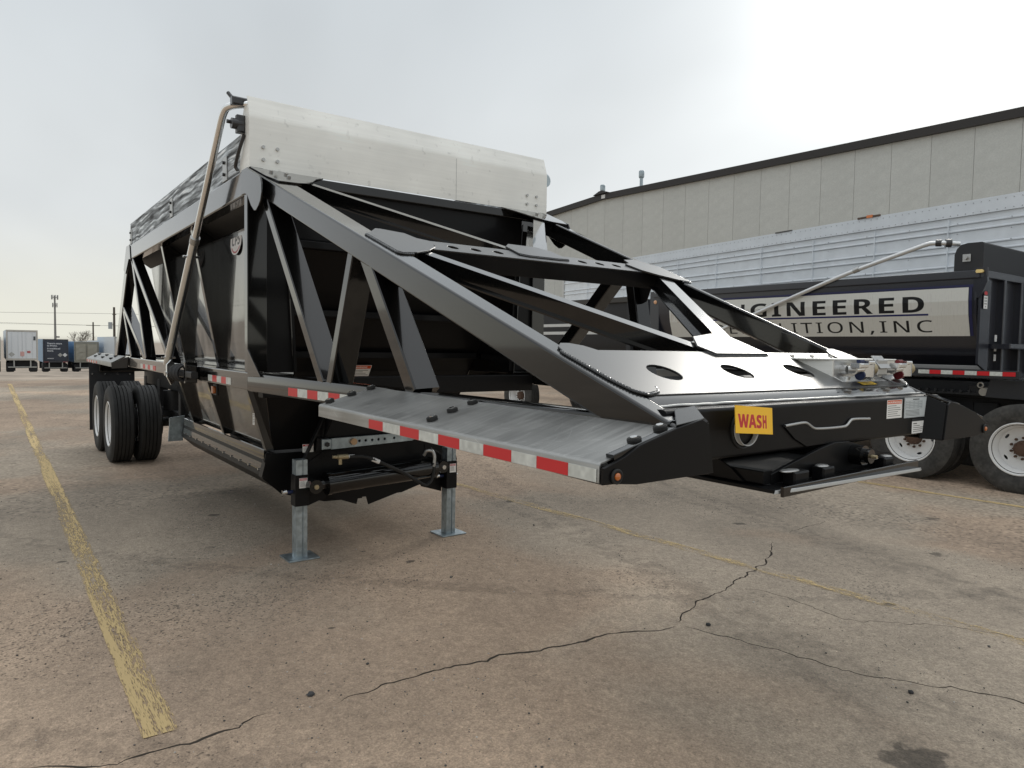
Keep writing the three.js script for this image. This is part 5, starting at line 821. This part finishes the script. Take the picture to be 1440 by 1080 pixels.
// ───────── poles, wires, tree ─────────
{
  const M = thing('cell_tower', 'slim grey monopole tower with antennas rising behind the dark trailer', 'tower', [17.0, -2.7, -300]);
  mesh('mast', new THREE.CylinderGeometry(0.26, 0.42, 20.2, 12).translate(0, 10.1, 0), std(0.22, 0.22, 0.21, 0.7), M);
  for (const [y, r, n] of [[19.8, 1.0, 6], [17.0, 0.7, 4]]) { for (let i = 0; i < n; i++) { const a = i / n * 6.283 + 0.4; mesh('antenna', bx(0.3, 1.6, 0.2, Math.cos(a) * r, y, Math.sin(a) * r, 0.03), std(0.3, 0.3, 0.3, 0.6), M); } mesh('platform', new THREE.TorusGeometry(r * 0.9, 0.1, 6, 18).rotateX(Math.PI / 2).translate(0, y, 0), std(0.2, 0.2, 0.2, 0.6), M); }
  mesh('equipment_box', bx(1.0, 0.5, 0.6, 0.8, 5.6, 0, 0.05), std(0.1, 0.1, 0.1, 0.6), M);
  const poleM = std(0.085, 0.07, 0.055, 0.9);
  const pole = (x, z, yTop, label, arms, tr) => { const y0 = lotY(z), h = yTop - y0, o = thing('utility_pole', label, 'pole', [x, y0, z], 'wooden utility poles behind the parked trailers'); mesh('post', new THREE.CylinderGeometry(0.14, 0.19, h, 10).translate(0, h / 2, 0), poleM, o); for (const [dy, w] of arms) mesh('crossarm', bx(w, 0.13, 0.12, 0, h - dy, 0.12, 0.01), poleM, o); if (tr) { mesh('transformer', new THREE.CylinderGeometry(0.26, 0.26, 0.95, 14).translate(-0.5, h - 2.6, 0.1), std(0.35, 0.36, 0.36, 0.6), o); mesh('transformer_bracket', bx(0.4, 0.1, 0.1, -0.25, h - 2.4, 0.1, 0.01), poleM, o); } return o; };
  pole(11.87, -110, 6.43, 'tall wooden utility pole with a transformer just left of the black rear chord', [[1.0, 0.5]], true);
  pole(15.46, -170, 5.62, 'wooden utility pole with a crossarm above the tan trailer', [[0.7, 2.6]], false);
  const wm = std(0.06, 0.06, 0.06, 0.7);
  [[5.5, 5.0, -110], [3.8, 4.2, -110], [4.9, 4.9, -170]].forEach(([ya, yb, z], k) => mesh(numbered('power_line'), tube([[-60, yb + 1.2, z - 20], [-25, yb, z - 10], [11.9, ya, z], [40, ya + 0.3, z + 4]], 0.018, 60, 5), wm, scene).userData = { label: ['upper thin power line from the transformer pole', 'lower thin power line from the transformer pole', 'thin power line at the far crossarm pole'][k], category: 'power line', group: 'power lines over the parked trailers' });
  // bare winter tree
  const t = thing('bare_tree', 'leafless tree showing above the tan parked trailer', 'tree', [10.97, -2.7, -150]);
  const bm = std(0.10, 0.08, 0.06, 0.9); let twigs = [];
  mesh('trunk', new THREE.CylinderGeometry(0.18, 0.3, 2.6, 9).translate(0, 1.3, 0), bm, t);
  const grow = (p, d, l, r, n) => { const q = [p[0] + d[0] * l, p[1] + d[1] * l, p[2] + d[2] * l]; const A = V3(...p), B = V3(...q), g = new THREE.CylinderGeometry(r * 0.6, r, l, 4); g.applyQuaternion(new THREE.Quaternion().setFromUnitVectors(V3(0, 1, 0), B.clone().sub(A).normalize())); const c = A.add(B).multiplyScalar(0.5); g.translate(c.x, c.y, c.z); twigs.push(g); if (n > 0) for (let i = 0; i < 3 + (rnd() < 0.5 ? 1 : 0); i++) { const e = V3(d[0] + rr_(-0.75, 0.75), d[1] + rr_(-0.2, 0.45), d[2] + rr_(-0.75, 0.75)).normalize(); grow(q, e.toArray(), l * rr_(0.62, 0.85), r * 0.55, n - 1); } };
  for (let i = 0; i < 5; i++) grow([0, 2.3, 0], V3(rr_(-0.8, 0.8), 0.8, rr_(-0.8, 0.8)).normalize().toArray(), 1.35, 0.07, 4);
  mesh('crown', merge(twigs), bm, t);
}
renderer.render(scene, camera);
